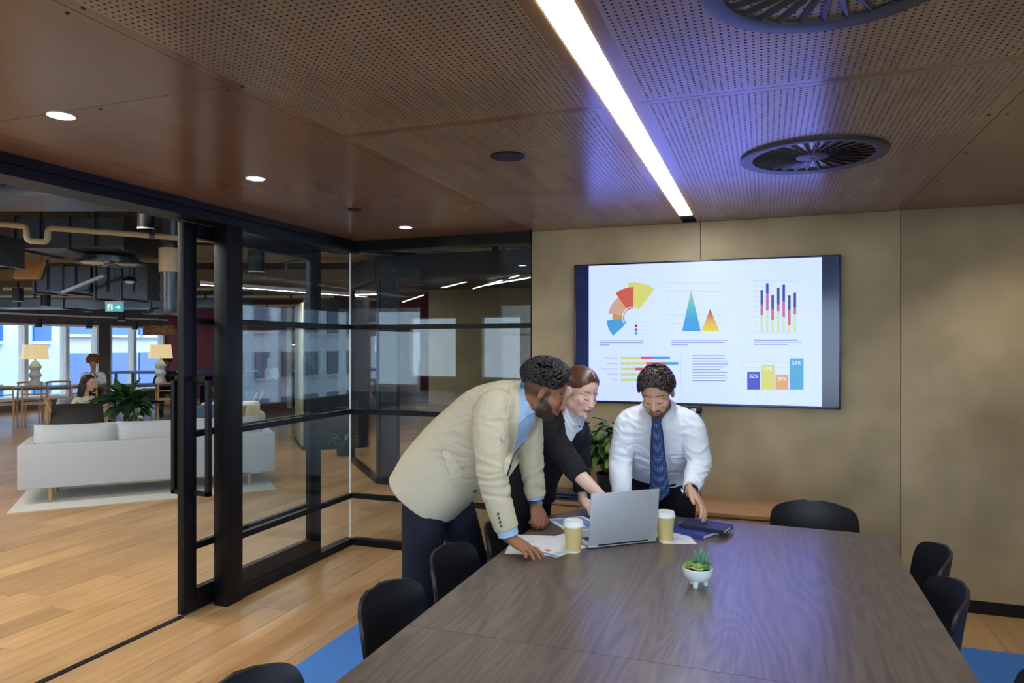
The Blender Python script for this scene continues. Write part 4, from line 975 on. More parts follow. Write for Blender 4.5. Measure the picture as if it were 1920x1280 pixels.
def head(g, m, fem=0):
    """skull, jaw, nose, lips, lids and ears in head space (x right, y forward, z up)"""
    j = 1-.10*fem
    def e(c, r, rot=None): g.ell(m @ V(c), r, m.to_3x3().to_4x4() @ (rot or Matrix()), 20, 14)
    e((0, -.014, .034), (.076, .096, .084)); e((0, .028, -.028), (.063*j, .064, .086))
    e((0, .050, -.088), (.033*j, .034, .026)); e((0, .03, -.06), (.052*j, .05, .05))
    for s in (-1, 1):
        e((s*.038*j, .012, -.064), (.024, .046, .030)); e((s*.040*j, .060, -.022), (.024, .024, .024))
        e((s*.030, .0655, .019), (.027, .0125, .009+.002*(1-fem))); e((s*.031, .0665, .000), (.0165, .0135, .0120))
        e((s*.0735, -.008, -.010), (.0065, .0165, .027), Matrix.Rotation(s*R(16), 4, 'Z')); e((s*.073, -.012, .004), (.009, .012, .014)); e((s*.0095, .094, -.034), (.0085, .010, .007))
    for t in np.linspace(0, 1, 7): e((0, .0775+.0275*t**1.2, .012-.042*t), (.0078+.004*t, .010, .011))
    e((0, .0905, -.0555), (.0225, .0085, .0058+.001*fem)); e((0, .0885, -.0665), (.0195, .0095, .0066+.001*fem)); e((0, .082, -.050), (.026, .014, .018))
def hand(g, W, y, z, thumb, curl=(12, 18, 12), spread=5, sc=1.0, tcurl=0):
    """W wrist, y finger direction, z back of the hand; thumb = +1/-1 side along x"""
    m = frame(W, y, z); x = lambda a: a*thumb*sc
    P = lambda a, b, c: m @ V((x(a), b*sc, c*sc))
    secs = []
    for b, w_, h, ofs in ((-.02, .026, .021, 0), (.015, .030, .019, .001), (.055, .040, .0165, .003), (.090, .041, .013, .002), (.099, .038, .010, .002)):
        c = P(ofs, b, 0); secs.append((c, (P(ofs+w_, b, 0)-c), (P(ofs, b, h)-c)))
    loft(g, secs, 20, 3, 2.6)
    for k, (bx_, ln, r) in enumerate(((.029, .072, .0088), (.0095, .081, .0090), (-.0105, .075, .0086), (-.0285, .058, .0078))):
        a = R((1.5-k)*spread); p = V((bx_, .092, .001)); pts = [V((bx_*.92, .07, .001)), p]; ang = 0
        for s, q in zip((.44, .30, .26), curl):
            ang += R(q); p = p+V((math.sin(a)*math.cos(ang), math.cos(a)*math.cos(ang), -math.sin(ang)))*ln*s; pts.append(p)
        rows = [list(P(*q))+[r*sc*f] for q, f in zip(pts, (1.05, 1.08, 1.02, .95, .82))]; limb(g, rows, 3, 10)
    tp = [V((.016, .012, -.004)), V((.040, .038, -.010)), V((.056, .066, -.014-.01*tcurl)), V((.060-.012*tcurl, .090, -.018-.014*tcurl))]
    limb(g, [list(P(*q))+[r*sc] for q, r in zip(tp, (.015, .0125, .0105, .0086))], 3, 10)
def skinmat(name, base):
    n = NT(name); at = n.add('ShaderNodeVertexColor', layer_name='Col'); v = n.coords(); f = n.noise(v, 60, 3)
    col = n.mix(.12, at.outputs['Color'], n.ramp(f, (.3, tuple(c*.7 for c in srgb(*base)[:3])+(1,)), (.7, srgb(*base))))
    n.b.inputs['Subsurface Weight'].default_value = .08; n.b.inputs['Subsurface Radius'].default_value = (.01, .004, .002); n.b.inputs['Subsurface Scale'].default_value = .4
    return n.fin(col, .48, 0, .4)
def paint(me, m, skin, lip, brow, beard=None, scalp=None, fem=0, nails=None):
    inv = m.inverted(); n = len(me.vertices); at = me.color_attributes.new('Col', 'FLOAT_COLOR', 'POINT'); out = np.ones((n, 4))
    sk, lp_, bw = (np.array(srgb(*c)[:3]) for c in (skin, lip, brow)); bd = np.array(srgb(*beard)[:3]) if beard else None; scl = np.array(srgb(*scalp)[:3]) if scalp else None
    ss = lambda t: float(smoothstep(t))
    for i, vtx in enumerate(me.vertices):
        p = inv @ vtx.co; c = sk.copy()
        if p.length < .2:
            ax = abs(p.x)
            if p.y > .03:      # warm nose and cheeks
                c = c*(1+np.array((.06, -.02, -.03))*ss((.035-abs(p.z+.03))/.03))
            if bd is not None:
                edge = -.032-.026*ss((p.y-.02)/.05)+.018*ss((ax-.035)/.02)
                k = ss((edge-p.z)/.012)*ss((p.y+.012)/.02)*ss((.135+p.z)/.015)
                mus = ss((.031-ax)/.008)*ss((p.z+.056)/.005)*ss((-.0385-p.z)/.005)*ss((p.y-.07)/.01)
                side = ss((ax-.05)/.01)*ss((p.y+.002)/.012)*ss((.034-p.y)/.014)*ss((.03-p.z)/.02)*.8
                k = max(k, mus*.9, side); c = c*(1-k)+bd*k
            if p.y > .078 and ax < .025 and -.0745 < p.z < -.0495:
                q = 1-(ax/.026)**2; k = ss((q*.0125-abs(p.z+.0615))/.003); c = c*(1-k)+lp_*k
                if abs(p.z+.0612) < .0016: c = c*.5
            if p.y > .06:
                bz = .024+.004*math.sin((ax-.012)/.038*math.pi); k = ss((ax-.010)/.006)*ss((.054-ax)/.008)*ss((.0045-abs(p.z-bz))/.002); c = c*(1-k*.85)+bw*k*.85
                lz = -.0055-.004*math.cos((ax-.031)/.016*1.57); k = ss((.0155-abs(ax-.031))/.003)*ss((.0028-abs(p.z-lz))/.0012); c = c*(1-k*.9)+np.array((.012, .008, .006))*k*.9
            if scl is not None:
                k = ss((p.z-(.01+.09*ss((p.y-.01)/.06)))/.02) if p.y > -.02 else ss((p.z+.06)/.03); c = c*(1-.7*k)+scl*.7*k
        out[i, :3] = c
    at.data.foreach_set('color', out.ravel().astype(np.float32))
def cap_hair(m, c, r, thmax, n=40, k=14, bump=None):
    """scalp covering grid in head space; thmax(phi) = how far down it reaches"""
    P = []
    for i in range(k+1):
        row = []
        for j in range(n+1):
            ph = 2*math.pi*j/n; th = max(.02, thmax(ph)*i/k); d = V((math.sin(th)*math.sin(ph), math.sin(th)*math.cos(ph), math.cos(th)))
            q = V(c)+V((d.x*r[0], d.y*r[1], d.z*r[2]))*(1-.075*smoothstep((i/k-.7)/.3)+(bump(d, i/k) if bump else 0))
            row.append(m @ q)
        P.append(row)
    return P
def ang_interp(tab):
    """tab: (degrees 0..180 from the face, polar reach in degrees), symmetric"""
    def f(ph):
        a = math.degrees(ph) % 360; a = 360-a if a > 180 else a
        for (a0, v0), (a1, v1) in zip(tab, tab[1:]):
            if a <= a1: return R(v0+(v1-v0)*smoothstep((a-a0)/(a1-a0)))
        return R(tab[-1][1])
    return f
def shell(g, me_name, mat, th, parent, name, smooth=True):
    me = g.mesh(me_name, mat, smooth); bm = bmesh.new(); bm.from_mesh(me); bmesh.ops.remove_doubles(bm, verts=bm.verts, dist=.0002)
    bmesh.ops.recalc_face_normals(bm, faces=bm.faces); bmesh.ops.solidify(bm, geom=bm.faces[:], thickness=th); bm.to_mesh(me); bm.free()
    me.polygons.foreach_set('use_smooth', [True]*len(me.polygons)); return link(name, me, parent)
def patch_px(bvh, poly, off, th, mat, parent, name, res=3.0):
    """cloth piece whose outline was measured in the photograph, draped on the body it belongs to"""
    C = V((0, 0, 1.607)); n = len(poly); ring = []
    for i in range(n):
        p, q = V(poly[i]), V(poly[(i+1) % n]); k = max(1, int((q-p).length/res)); ring += [p.lerp(q, j/k) for j in range(k)]
    def inside(x, y):
        c = False
        for i in range(n):
            (x0, y0), (x1, y1) = poly[i], poly[(i+1) % n]
            if (y0 > y) != (y1 > y) and x < (x1-x0)*(y-y0)/(y1-y0)+x0: c = not c
        return c
    xs, ys = [q[0] for q in poly], [q[1] for q in poly]; pts = list(ring)
    for x in np.arange(min(xs), max(xs), res):
        for y in np.arange(min(ys), max(ys), res):
            if inside(x, y) and min((q-V((x, y))).length for q in ring) > res*.6: pts.append(V((x, y)))
    m = len(ring); r = delaunay_2d_cdt(pts, [(i, (i+1) % m) for i in range(m)], [], 0, 1e-5); P2_, F = r[0], [f for f in r[2] if inside(*(sum((r[0][i] for i in f), V((0, 0)))/len(f)))]
    ds = []
    for q in P2_: a = (q.x-960)/1317; ds.append(V((-s_+a*c_, c_+a*s_, -(q.y-646)/1317)).normalized())
    ts = [bvh.ray_cast(C, d, 8)[3] for d in ds]; med = float(np.median([t for t in ts if t is not None] or [3.2]))
    ts = [t if t is not None and abs(t-med) < .13 else None for t in ts]; nb = [set() for _ in P2_]
    for f in F:
        for i in f: nb[i] |= set(f)-{i}
    for _ in range(40):
        if None not in ts: break
        ts = [t if t is not None else (lambda v: sum(v)/len(v) if v else None)([ts[j] for j in nb[i] if ts[j] is not None]) for i, t in enumerate(ts)]
    ts = [med if t is None else t for t in ts]
    for _ in range(3): ts = [.5*t+.5*(sum(ts[j] for j in nb[i])/len(nb[i]) if nb[i] else t) for i, t in enumerate(ts)]
    k = len(P2_); ec = {}
    for f in F:
        for a, b in zip(f, f[1:]+f[:1]): ec[(a, b)] = 1
    vs = [C+d*(t-off) for d, t in zip(ds, ts)]+[C+d*(t-off+th) for d, t in zip(ds, ts)]
    fs = [tuple(f) for f in F]+[tuple(i+k for i in f[::-1]) for f in F]+[(b, a, a+k, b+k) for a, b in ec if (b, a) not in ec]
    me = bpy.data.meshes.new(name); me.from_pydata(vs, [], fs); me.validate(); me.materials.append(mat)
    bm = bmesh.new(); bm.from_mesh(me); bmesh.ops.recalc_face_normals(bm, faces=bm.faces); bm.to_mesh(me); bm.free()
    me.polygons.foreach_set('use_smooth', [True]*len(me.polygons)); me.set_sharp_from_angle(angle=R(50)); return link(name, me, parent)
def bvh_both(*ms):
    vs, fs = [], []
    for me in ms:
        o = len(vs); vs += [v.co for v in me.vertices]; fs += [tuple(o+i for i in p.vertices) for p in me.polygons]
    return BVHTree.FromPolygons(vs, fs)
def bvh_of(me): return BVHTree.FromPolygons([v.co for v in me.vertices], [tuple(p.vertices) for p in me.polygons])
def folds(amp, freq, axis=None, seed=0, spots=()):
    """cloth folds: soft waves all over, sharper creases round the given bends"""
    def f(p):
        p = V(p); q = p*freq+V((seed, seed*2, seed*3)); k = 0
        for c, r, w_ in spots:
            d = (p-V(c)).length
            if d < r: k = max(k, w_*smoothstep(1.4*(1-d/r)))
        a = amp*.45*noise.noise(q*.7+noise.noise_vector(q*.4)*.6)
        if k:
            e = V((p.x*8+p.z*7, p.y*8-p.z*5, p.z*27))+noise.noise_vector(p*9+V((seed, 0, 0)))*1.1
            a += amp*1.5*k*(.55-abs(noise.noise(e))*2.0)
        return a
    return f
def cloth(name, c, rough=.8, var=.06, scale=180, bump=.12, **kw): return plain(name, c, rough, 0, var, scale, bump, .3, **kw)
def shoes(par, spots, mat):
    for x, y, a in spots:
        m = Matrix.Translation((x, y, 0)) @ Matrix.Rotation(R(a), 4, 'Z')
        g = G(); loft(g, [(m @ V((-.07, 0, .045)), m.to_3x3() @ V((0, .034, 0)), V((0, 0, .036))), (m @ V((0, 0, .05)), m.to_3x3() @ V((0, .04, 0)), V((0, 0, .04))), (m @ V((.10, 0, .038)), m.to_3x3() @ V((0, .046, 0)), V((0, 0, .028))), (m @ V((.19, 0, .028)), m.to_3x3() @ V((0, .03, 0)), V((0, 0, .018)))], 18, 4)
        for v in g.v: v.z = max(v.z, .010)
        part('shoe', g, mat, par, True)
def person(body_me, label, name='person', grp=None):
    o = link(name, body_me); tag(o, label, 'person', grp); return o
ring_sec = lambda c, a, b: (V(c), V(a), V(b))

# ---------------------------------------------------------------- man in the beige blazer
def blazer_man():
    hm = head_frame((-.925, 3.005, 1.395), 14, 27)
    sk = skinmat('brown_skin', (150, 98, 70)); g = G(); head(g, hm)
    limb(g, [(-1.09, 3.0, 1.30, .06), (-1.03, 3.0, 1.355, .060), (-.965, 3.0, 1.375, .056), (-.935, 3.005, 1.40, .05)])
    limb(g, [(-1.09, 3.0, 1.30, .06), (-1.3, 3.0, 1.10, .07), (-1.46, 3.0, .93, .07)])
    limb(g, [(-1.46, 2.95, .93, .05), (-1.475, 2.88, .52, .04), (-1.52, 2.86, .09, .035)]); limb(g, [(-1.46, 3.05, .93, .05), (-1.345, 3.16, .53, .04), (-1.345, 3.20, .09, .035)])
    limb(g, [(-1.09, 2.98, 1.31, .05), (-1.09, 2.83, 1.31, .05), (-1.065, 2.725, 1.06, .042), (-1.012, 2.742, .838, .029), (-1.0, 2.744, .809, .028)])
    limb(g, [(-1.07, 3.02, 1.31, .05), (-1.06, 3.13, 1.30, .045), (-1.045, 3.165, 1.06, .040), (-1.035, 3.213, .84, .029), (-1.033, 3.208, .843, .028)])
    hand(g, (-.999, 2.744, .8062), (.86, -.44, -.27), (.28, -.02, .96), -1, (-8, 20, 16), 9, 1.02)
    hand(g, (-1.030, 3.205, .8415)  , (.30, -.66, -.37), (.55, -.30, .78), -1, (40, 70, 40), 2, 1.0, 1)
    me = fuse(g, .0033, 2, 'body', sk); paint(me, hm, (150, 98, 70), (150, 88, 74), (24, 17, 14), (34, 25, 22), (40, 30, 26))
    p = person(me, 'man in a beige blazer leaning on the table with a hand on papers')
    # hair: tight curls
    hair = plain('black_curls', (24, 20, 20), .55, 0, .4, 90); hg = G()
    tm = ang_interp([(0, 52), (28, 57), (50, 78), (66, 90), (85, 92), (100, 98), (180, 112)])
    shell(G().grid(cap_hair(hm, (0, -.014, .036), (.083, .102, .094), tm)), 'hair_base', hair, .004, p, 'hair_base')
    q = random.Random(5); cg = G()
    while len(cg.v) < 1500*42:
        ph = q.uniform(0, 6.283); mx = tm(ph); th = math.acos(1-q.random()*(1-math.cos(mx*.99))); d = V((math.sin(th)*math.sin(ph), math.sin(th)*math.cos(ph), math.cos(th)))
        puff = 1.02+.27*smoothstep((mx-th)/.5); c = V((0, -.014, .036))+V((d.x*.080, d.y*.100, d.z*.092))*puff
        rr_ = q.uniform(.0055, .0095); cg.ell(hm @ c, (rr_, rr_, rr_*.8), Matrix.Rotation(q.uniform(0, 3), 4, V((q.random(), q.random(), q.random()+.1)).normalized()), 8, 6)
    cp = part('curls', cg, hair, p, True); cp['kind'] = 'stuff'
    # blazer
    bz_ = cloth('beige_linen', (192, 182, 156), .85, .05, 150, .18); jg = G()
    def sec(xb, zb, xf, zf, hw, y=3.0): return (V(((xb+xf)/2, y, (zb+zf)/2)), V((0, hw, 0)), V(((xf-xb)/2, 0, (zf-zb)/2)))
    loft(jg, [sec(-1.660, 1.00, -1.375, .785, .215), sec(-1.578, 1.122, -1.275, .89, .212), sec(-1.47, 1.24, -1.185, .995, .20), sec(-1.30, 1.385, -1.06, 1.135, .20), sec(-1.175, 1.435, -.985, 1.24, .195), sec(-1.09, 1.445, -.965, 1.30, .11), sec(-1.06, 1.44, -.97, 1.34, .075)], 32, 5, 2.5)
    limb(jg, [(-1.10, 2.86, 1.335, .082), (-1.100, 2.80, 1.30, .083), (-1.082, 2.745, 1.18, .074), (-1.066, 2.722, 1.06, .064), (-1.035, 2.73, .93, .057), (-1.010, 2.742, .842, .053)], open_end=True)
    limb(jg, [(-1.08, 3.09, 1.33, .078), (-1.065, 3.14, 1.29, .078), (-1.052, 3.165, 1.17, .068), (-1.046, 3.175, 1.06, .060), (-1.040, 3.195, .96, .054), (-1.037, 3.208, .884, .052)], open_end=True)
    jm = fuse(jg, .0065, 4, 'blazer', bz_, folds(.0075, 11, None, 3, [((-1.07, 2.73, 1.06), .20, .8), ((-1.10, 2.78, 1.25), .16, .7), ((-1.25, 2.82, 1.15), .24, .55), ((-1.045, 3.22, 1.03), .22, .7), ((-1.2, 2.85, 1.36), .2, .4)]))
    j = link('blazer', jm, p); bv = bvh_of(jm)
    # shirt front, lapels, pocket, buttons
    SHB = cloth('pale_blue_shirt', (160, 190, 228), .7, .04, 200, .08); LAP = cloth('beige_lapel', (198, 188, 162), .85, .05, 150, .15)
    bb = bvh_both(jm, me)
    patch_px(bv, [(972, 770), (1004, 768), (1002, 790), (988, 822), (962, 850), (966, 810)], .004, .003, SHB, p, 'shirt_front')
    patch_px(bv, [(958, 716), (978, 712), (972, 740), (974, 775), (970, 815), (961, 855), (946, 900), (944, 875), (950, 835), (938, 820), (949, 806), (945, 790), (953, 750)], .012, .009, LAP, j, 'lapel')
    patch_px(bv, [(1004, 772), (1014, 780), (1010, 812), (985, 850), (950, 900), (964, 856), (988, 822)], .012, .009, LAP, j, 'lapel')
    patch_px(bb, [(976, 712), (983, 716), (984, 740), (994, 766), (1004, 772), (990, 778), (973, 794), (968, 770), (970, 735)], .010, .004, SHB, p, 'shirt_collar')
    patch_px(bv, [(829, 846), (839, 844), (868, 884), (864, 892), (846, 897)], .009, .007, LAP, j, 'pocket_flap')
    h = bv.ray_cast(V((0, 0, 1.607)), (V((-1.179, 2.8, .976))-V((0, 0, 1.607))).normalized(), 6); q_ = h[0]
    if q_: part('button', G().cyl(q_-h[1]*.002, q_+h[1]*.005, .0085, None, 14), plain('brown_horn', (70, 58, 48), .4), j)
    for k in range(4):
        q_ = V((-1.052+.004*k, 2.70, .918-.017*k)); h = bv.ray_cast(q_+V((.1, -.3, 0)), V((-.25, .97, 0)), 1)
        if h[0]: part('button', G().cyl(h[0], h[0]+V((.02, -.06, 0)).normalized()*.004, .0058, None, 12), plain('brown_horn', (70, 58, 48), .4), j)
    for q_, e0, e1, r in ((0, (-1.012, 2.7415, .85), (-1.004, 2.7435, .815), .045), (0, (-1.037, 3.208, .892), (-1.035, 3.209, .868), .043)):
        part('shirt_cuff', G().cyl(e0, e1, r+.001, r-.002, 22), SHB, p)
    wt = part('wristwatch', G().cyl((-1.035, 3.209, .867), (-1.033, 3.208, .846), .0345, .034, 22), plain('brown_strap', (74, 52, 42), .5), p)
    part('watch_case', G().cyl((-1.010, 3.180, .857), (-1.003, 3.172, .856), .015, None, 18), plain('steel', (170, 170, 170), .25, .9), wt)
    tg = G(); limb(tg, [(-1.475, 2.92, .93, .105), (-1.475, 2.90, .80, .103), (-1.475, 2.872, .52, .088), (-1.50, 2.865, .25, .082), (-1.515, 2.86, .09, .080)]); limb(tg, [(-1.455, 3.07, .93, .105), (-1.41, 3.10, .80, .100), (-1.345, 3.16, .52, .082), (-1.345, 3.185, .25, .076), (-1.345, 3.20, .09, .074)])
    loft(tg, [(V((-1.49, 3, .86)), V((0, .17, 0)), V((.11, 0, -.02))), (V((-1.46, 3, .94)), V((0, .17, 0)), V((.11, 0, -.06))), (V((-1.40, 3, 1.02)), V((0, .15, 0)), V((.08, 0, -.07)))], 24)
    link('trousers', fuse(tg, .009, 4, 'trousers', cloth('navy_trousers', (24, 27, 40), .8), folds(.008, 7, None, 5)), p)
    shoes(p, ((-1.50, 2.86, 0), (-1.345, 3.165, -10)), M['blackmatte'])
    return p
blazer_man()

# ---------------------------------------------------------------- woman in the black jacket
def jacket_woman():
    hm = head_frame((-.868, 3.425, 1.372), -32, 22, -6)
    sk = skinmat('fair_skin', (226, 184, 164)); g = G(); head(g, hm, 1)
    limb(g, [(-.985, 3.48, 1.17, .05), (-.945, 3.465, 1.235, .047), (-.905, 3.45, 1.29, .046), (-.885, 3.435, 1.345, .045)])
    limb(g, [(-.985, 3.48, 1.17, .05), (-1.10, 3.51, 1.0, .06), (-1.16, 3.53, .84, .06)])
    limb(g, [(-1.16, 3.46, .84, .05), (-1.19, 3.43, .47, .04), (-1.22, 3.42, .09, .03)]); limb(g, [(-1.16, 3.60, .84, .05), (-1.17, 3.61, .47, .04), (-1.20, 3.61, .09, .03)])
    limb(g, [(-.98, 3.46, 1.18, .045), (-.99, 3.335, 1.19, .042), (-.87, 3.25, 1.04, .036), (-.80, 3.215, .975, .034), (-.715, 3.185, .915, .024), (-.70, 3.18, .90, .023)])
    limb(g, [(-.98, 3.50, 1.18, .045), (-.93, 3.62, 1.17, .042), (-.915, 3.61, .95, .034), (-.892, 3.565, .818, .024), (-.888, 3.557, .804, .023)])
    hand(g, (-.70, 3.178, .898), (.62, -.36, -.50), (.60, -.25, .72), -1, (10, 25, 20), 4, .9)
    hand(g, (-.888, 3.556, .7985), (.66, -.70, -.20), (.10, -.18, .97), -1, (5, 18, 14), 6, .9)
    me = fuse(g, .0033, 2, 'body', sk); paint(me, hm, (228, 188, 170), (196, 104, 104), (112, 78, 60), None, None, 1)
    p = person(me, 'woman in a black jacket with sleek tied hair pointing behind the laptop')
    n = NT('auburn_hair'); v = n.coords((1, 1, 1)); f = n.noise(v, 240, 2, .6); hair = n.fin(n.ramp(f, (.3, srgb(62, 36, 26)), (.7, srgb(112, 72, 50))), .34, 0, .6)
    tm = ang_interp([(0, 57), (20, 60), (40, 74), (55, 92), (75, 100), (95, 102), (120, 116), (180, 128)])
    def groove(d, t): return .006*math.sin(60*math.atan2(d.z, d.y+.35))*smoothstep(t*3)-.030*math.exp(-(d.x/.045)**2)*(1 if d.y > -.1 else 0)*smoothstep(t*2)
    P = cap_hair(hm, (0, -.014, .036), (.083, .104, .092), tm, 72, 22, groove); shell(G().grid(P), 'hair', hair, .006, p, 'hair')
    # parting and bun
    pt = [hm @ (V((0, -.014, .036))+V((0, .1005*math.sin(a), .0895*math.cos(a)))) for a in np.linspace(-.15, .80, 10)]
    part('parting', G().tube(pt, .0026, 6), plain('scalp', (214, 164, 140), .6), p, True)
    bg_ = G(); [bg_.ell(hm @ V((.006*math.cos(k), -.122+.004*math.sin(k*2), .0+.018*math.sin(k*1.3))), (.032, .028, .034), hm.to_3x3().to_4x4()) for k in range(5)]
    part('hair_bun', bg_, hair, p, True)
    JK = cloth('black_wool', (26, 26, 32), .85, .15, 220, .1); jg = G()
    r_ = V((.33, .94, 0)); fr = V((.94, -.33, 0))
    def sec(c, hw, hd, tilt): return (V(c), r_*hw, V((fr.x*math.cos(tilt), fr.y*math.cos(tilt), -math.sin(tilt)))*hd)
    loft(jg, [sec((-1.185, 3.535, .80), .180, .125, .25), sec((-1.155, 3.53, .90), .165, .115, .4), sec((-1.095, 3.51, 1.0), .155, .11, .55), sec((-1.025, 3.49, 1.10), .17, .115, .6), sec((-.975, 3.475, 1.175), .165, .095, .6), sec((-.95, 3.465, 1.215), .09, .07, .6), sec((-.94, 3.462, 1.235), .065, .055, .6)], 28, 5, 2.4)
    limb(jg, [(-.99, 3.38, 1.19, .066), (-.992, 3.335, 1.165, .067), (-.935, 3.29, 1.10, .060), (-.868, 3.25, 1.035, .055), (-.815, 3.222, .985, .050)], open_end=True)
    limb(jg, [(-.95, 3.58, 1.18, .064), (-.93, 3.62, 1.15, .064), (-.918, 3.62, 1.04, .056), (-.912, 3.608, .94, .051), (-.897, 3.575, .835, .046)], open_end=True)
    jm = fuse(jg, .0065, 4, 'jacket', JK, folds(.006, 10, None, 8, [((-.90, 3.27, 1.07), .18, .8), ((-.915, 3.61, .96), .15, .7)])); j = link('jacket', jm, p); bv = bvh_of(jm)
    BL = cloth('ivory_blouse', (216, 222, 230), .6, .04, 120, .1)
    LP = cloth('black_lapel', (20, 20, 26), .7, .1, 220, .08); bb = bvh_both(jm, me)
    patch_px(bb, [(1057, 752), (1063, 768), (1075, 784), (1090, 776), (1098, 780), (1094, 798), (1082, 810), (1072, 828), (1063, 822), (1056, 790)], .010, .004, BL, p, 'blouse_front')
    def drape(pts, r, nm):
        C = V((0, 0, 1.607)); out = []
        for px, py in pts:
            a = (px-960)/1317; b_ = -(py-646)/1317; d = V((-s_+a*c_, c_+a*s_, b_)).normalized(); h = bb.ray_cast(C, d, 8); t_ = h[3] if h[0] and abs(h[3]-3.6) < .35 else (C+d*3.58-C).length; out.append(list(C+d*(t_-.012)))
        rows = cat_rom(out, 5); part(nm, G().tube([V(q) for q in rows], [r*(.5+.5*math.sin(math.pi*(i+.5)/len(rows))) for i in range(len(rows))], 10), BL, p, True)
    drape([(1060, 758), (1064, 778), (1076, 796), (1090, 792), (1098, 780)], .014, 'cowl_fold'); drape([(1058, 772), (1063, 792), (1076, 808), (1090, 803)], .012, 'cowl_fold')
    patch_px(bv, [(1052, 768), (1058, 790), (1063, 822), (1070, 845), (1058, 830), (1046, 800), (1044, 780)], .008, .004, LP, j, 'lapel')
    patch_px(bv, [(1098, 785), (1104, 800), (1098, 825), (1080, 850), (1070, 845), (1074, 826), (1086, 808)], .008, .004, LP, j, 'lapel')
    tg = G(); limb(tg, [(-1.165, 3.47, .86, .095), (-1.18, 3.455, .68, .088), (-1.19, 3.435, .46, .072), (-1.215, 3.42, .10, .066)]); limb(tg, [(-1.165, 3.60, .86, .095), (-1.17, 3.61, .68, .088), (-1.175, 3.61, .46, .072), (-1.20, 3.61, .10, .066)])
    loft(tg, [(V((-1.17, 3.535, .78)), r_*.165, fr*.11), (V((-1.165, 3.535, .88)), r_*.16, fr*.105), (V((-1.14, 3.53, .95)), r_*.14, fr*.095)], 24)
    link('trousers', fuse(tg, .009, 4, 'trousers', cloth('black_trousers', (18, 18, 22), .8), folds(.006, 7, None, 2)), p)
    shoes(p, ((-1.20, 3.42, -20), (-1.185, 3.61, -10)), M['blackmatte'])
jacket_woman()

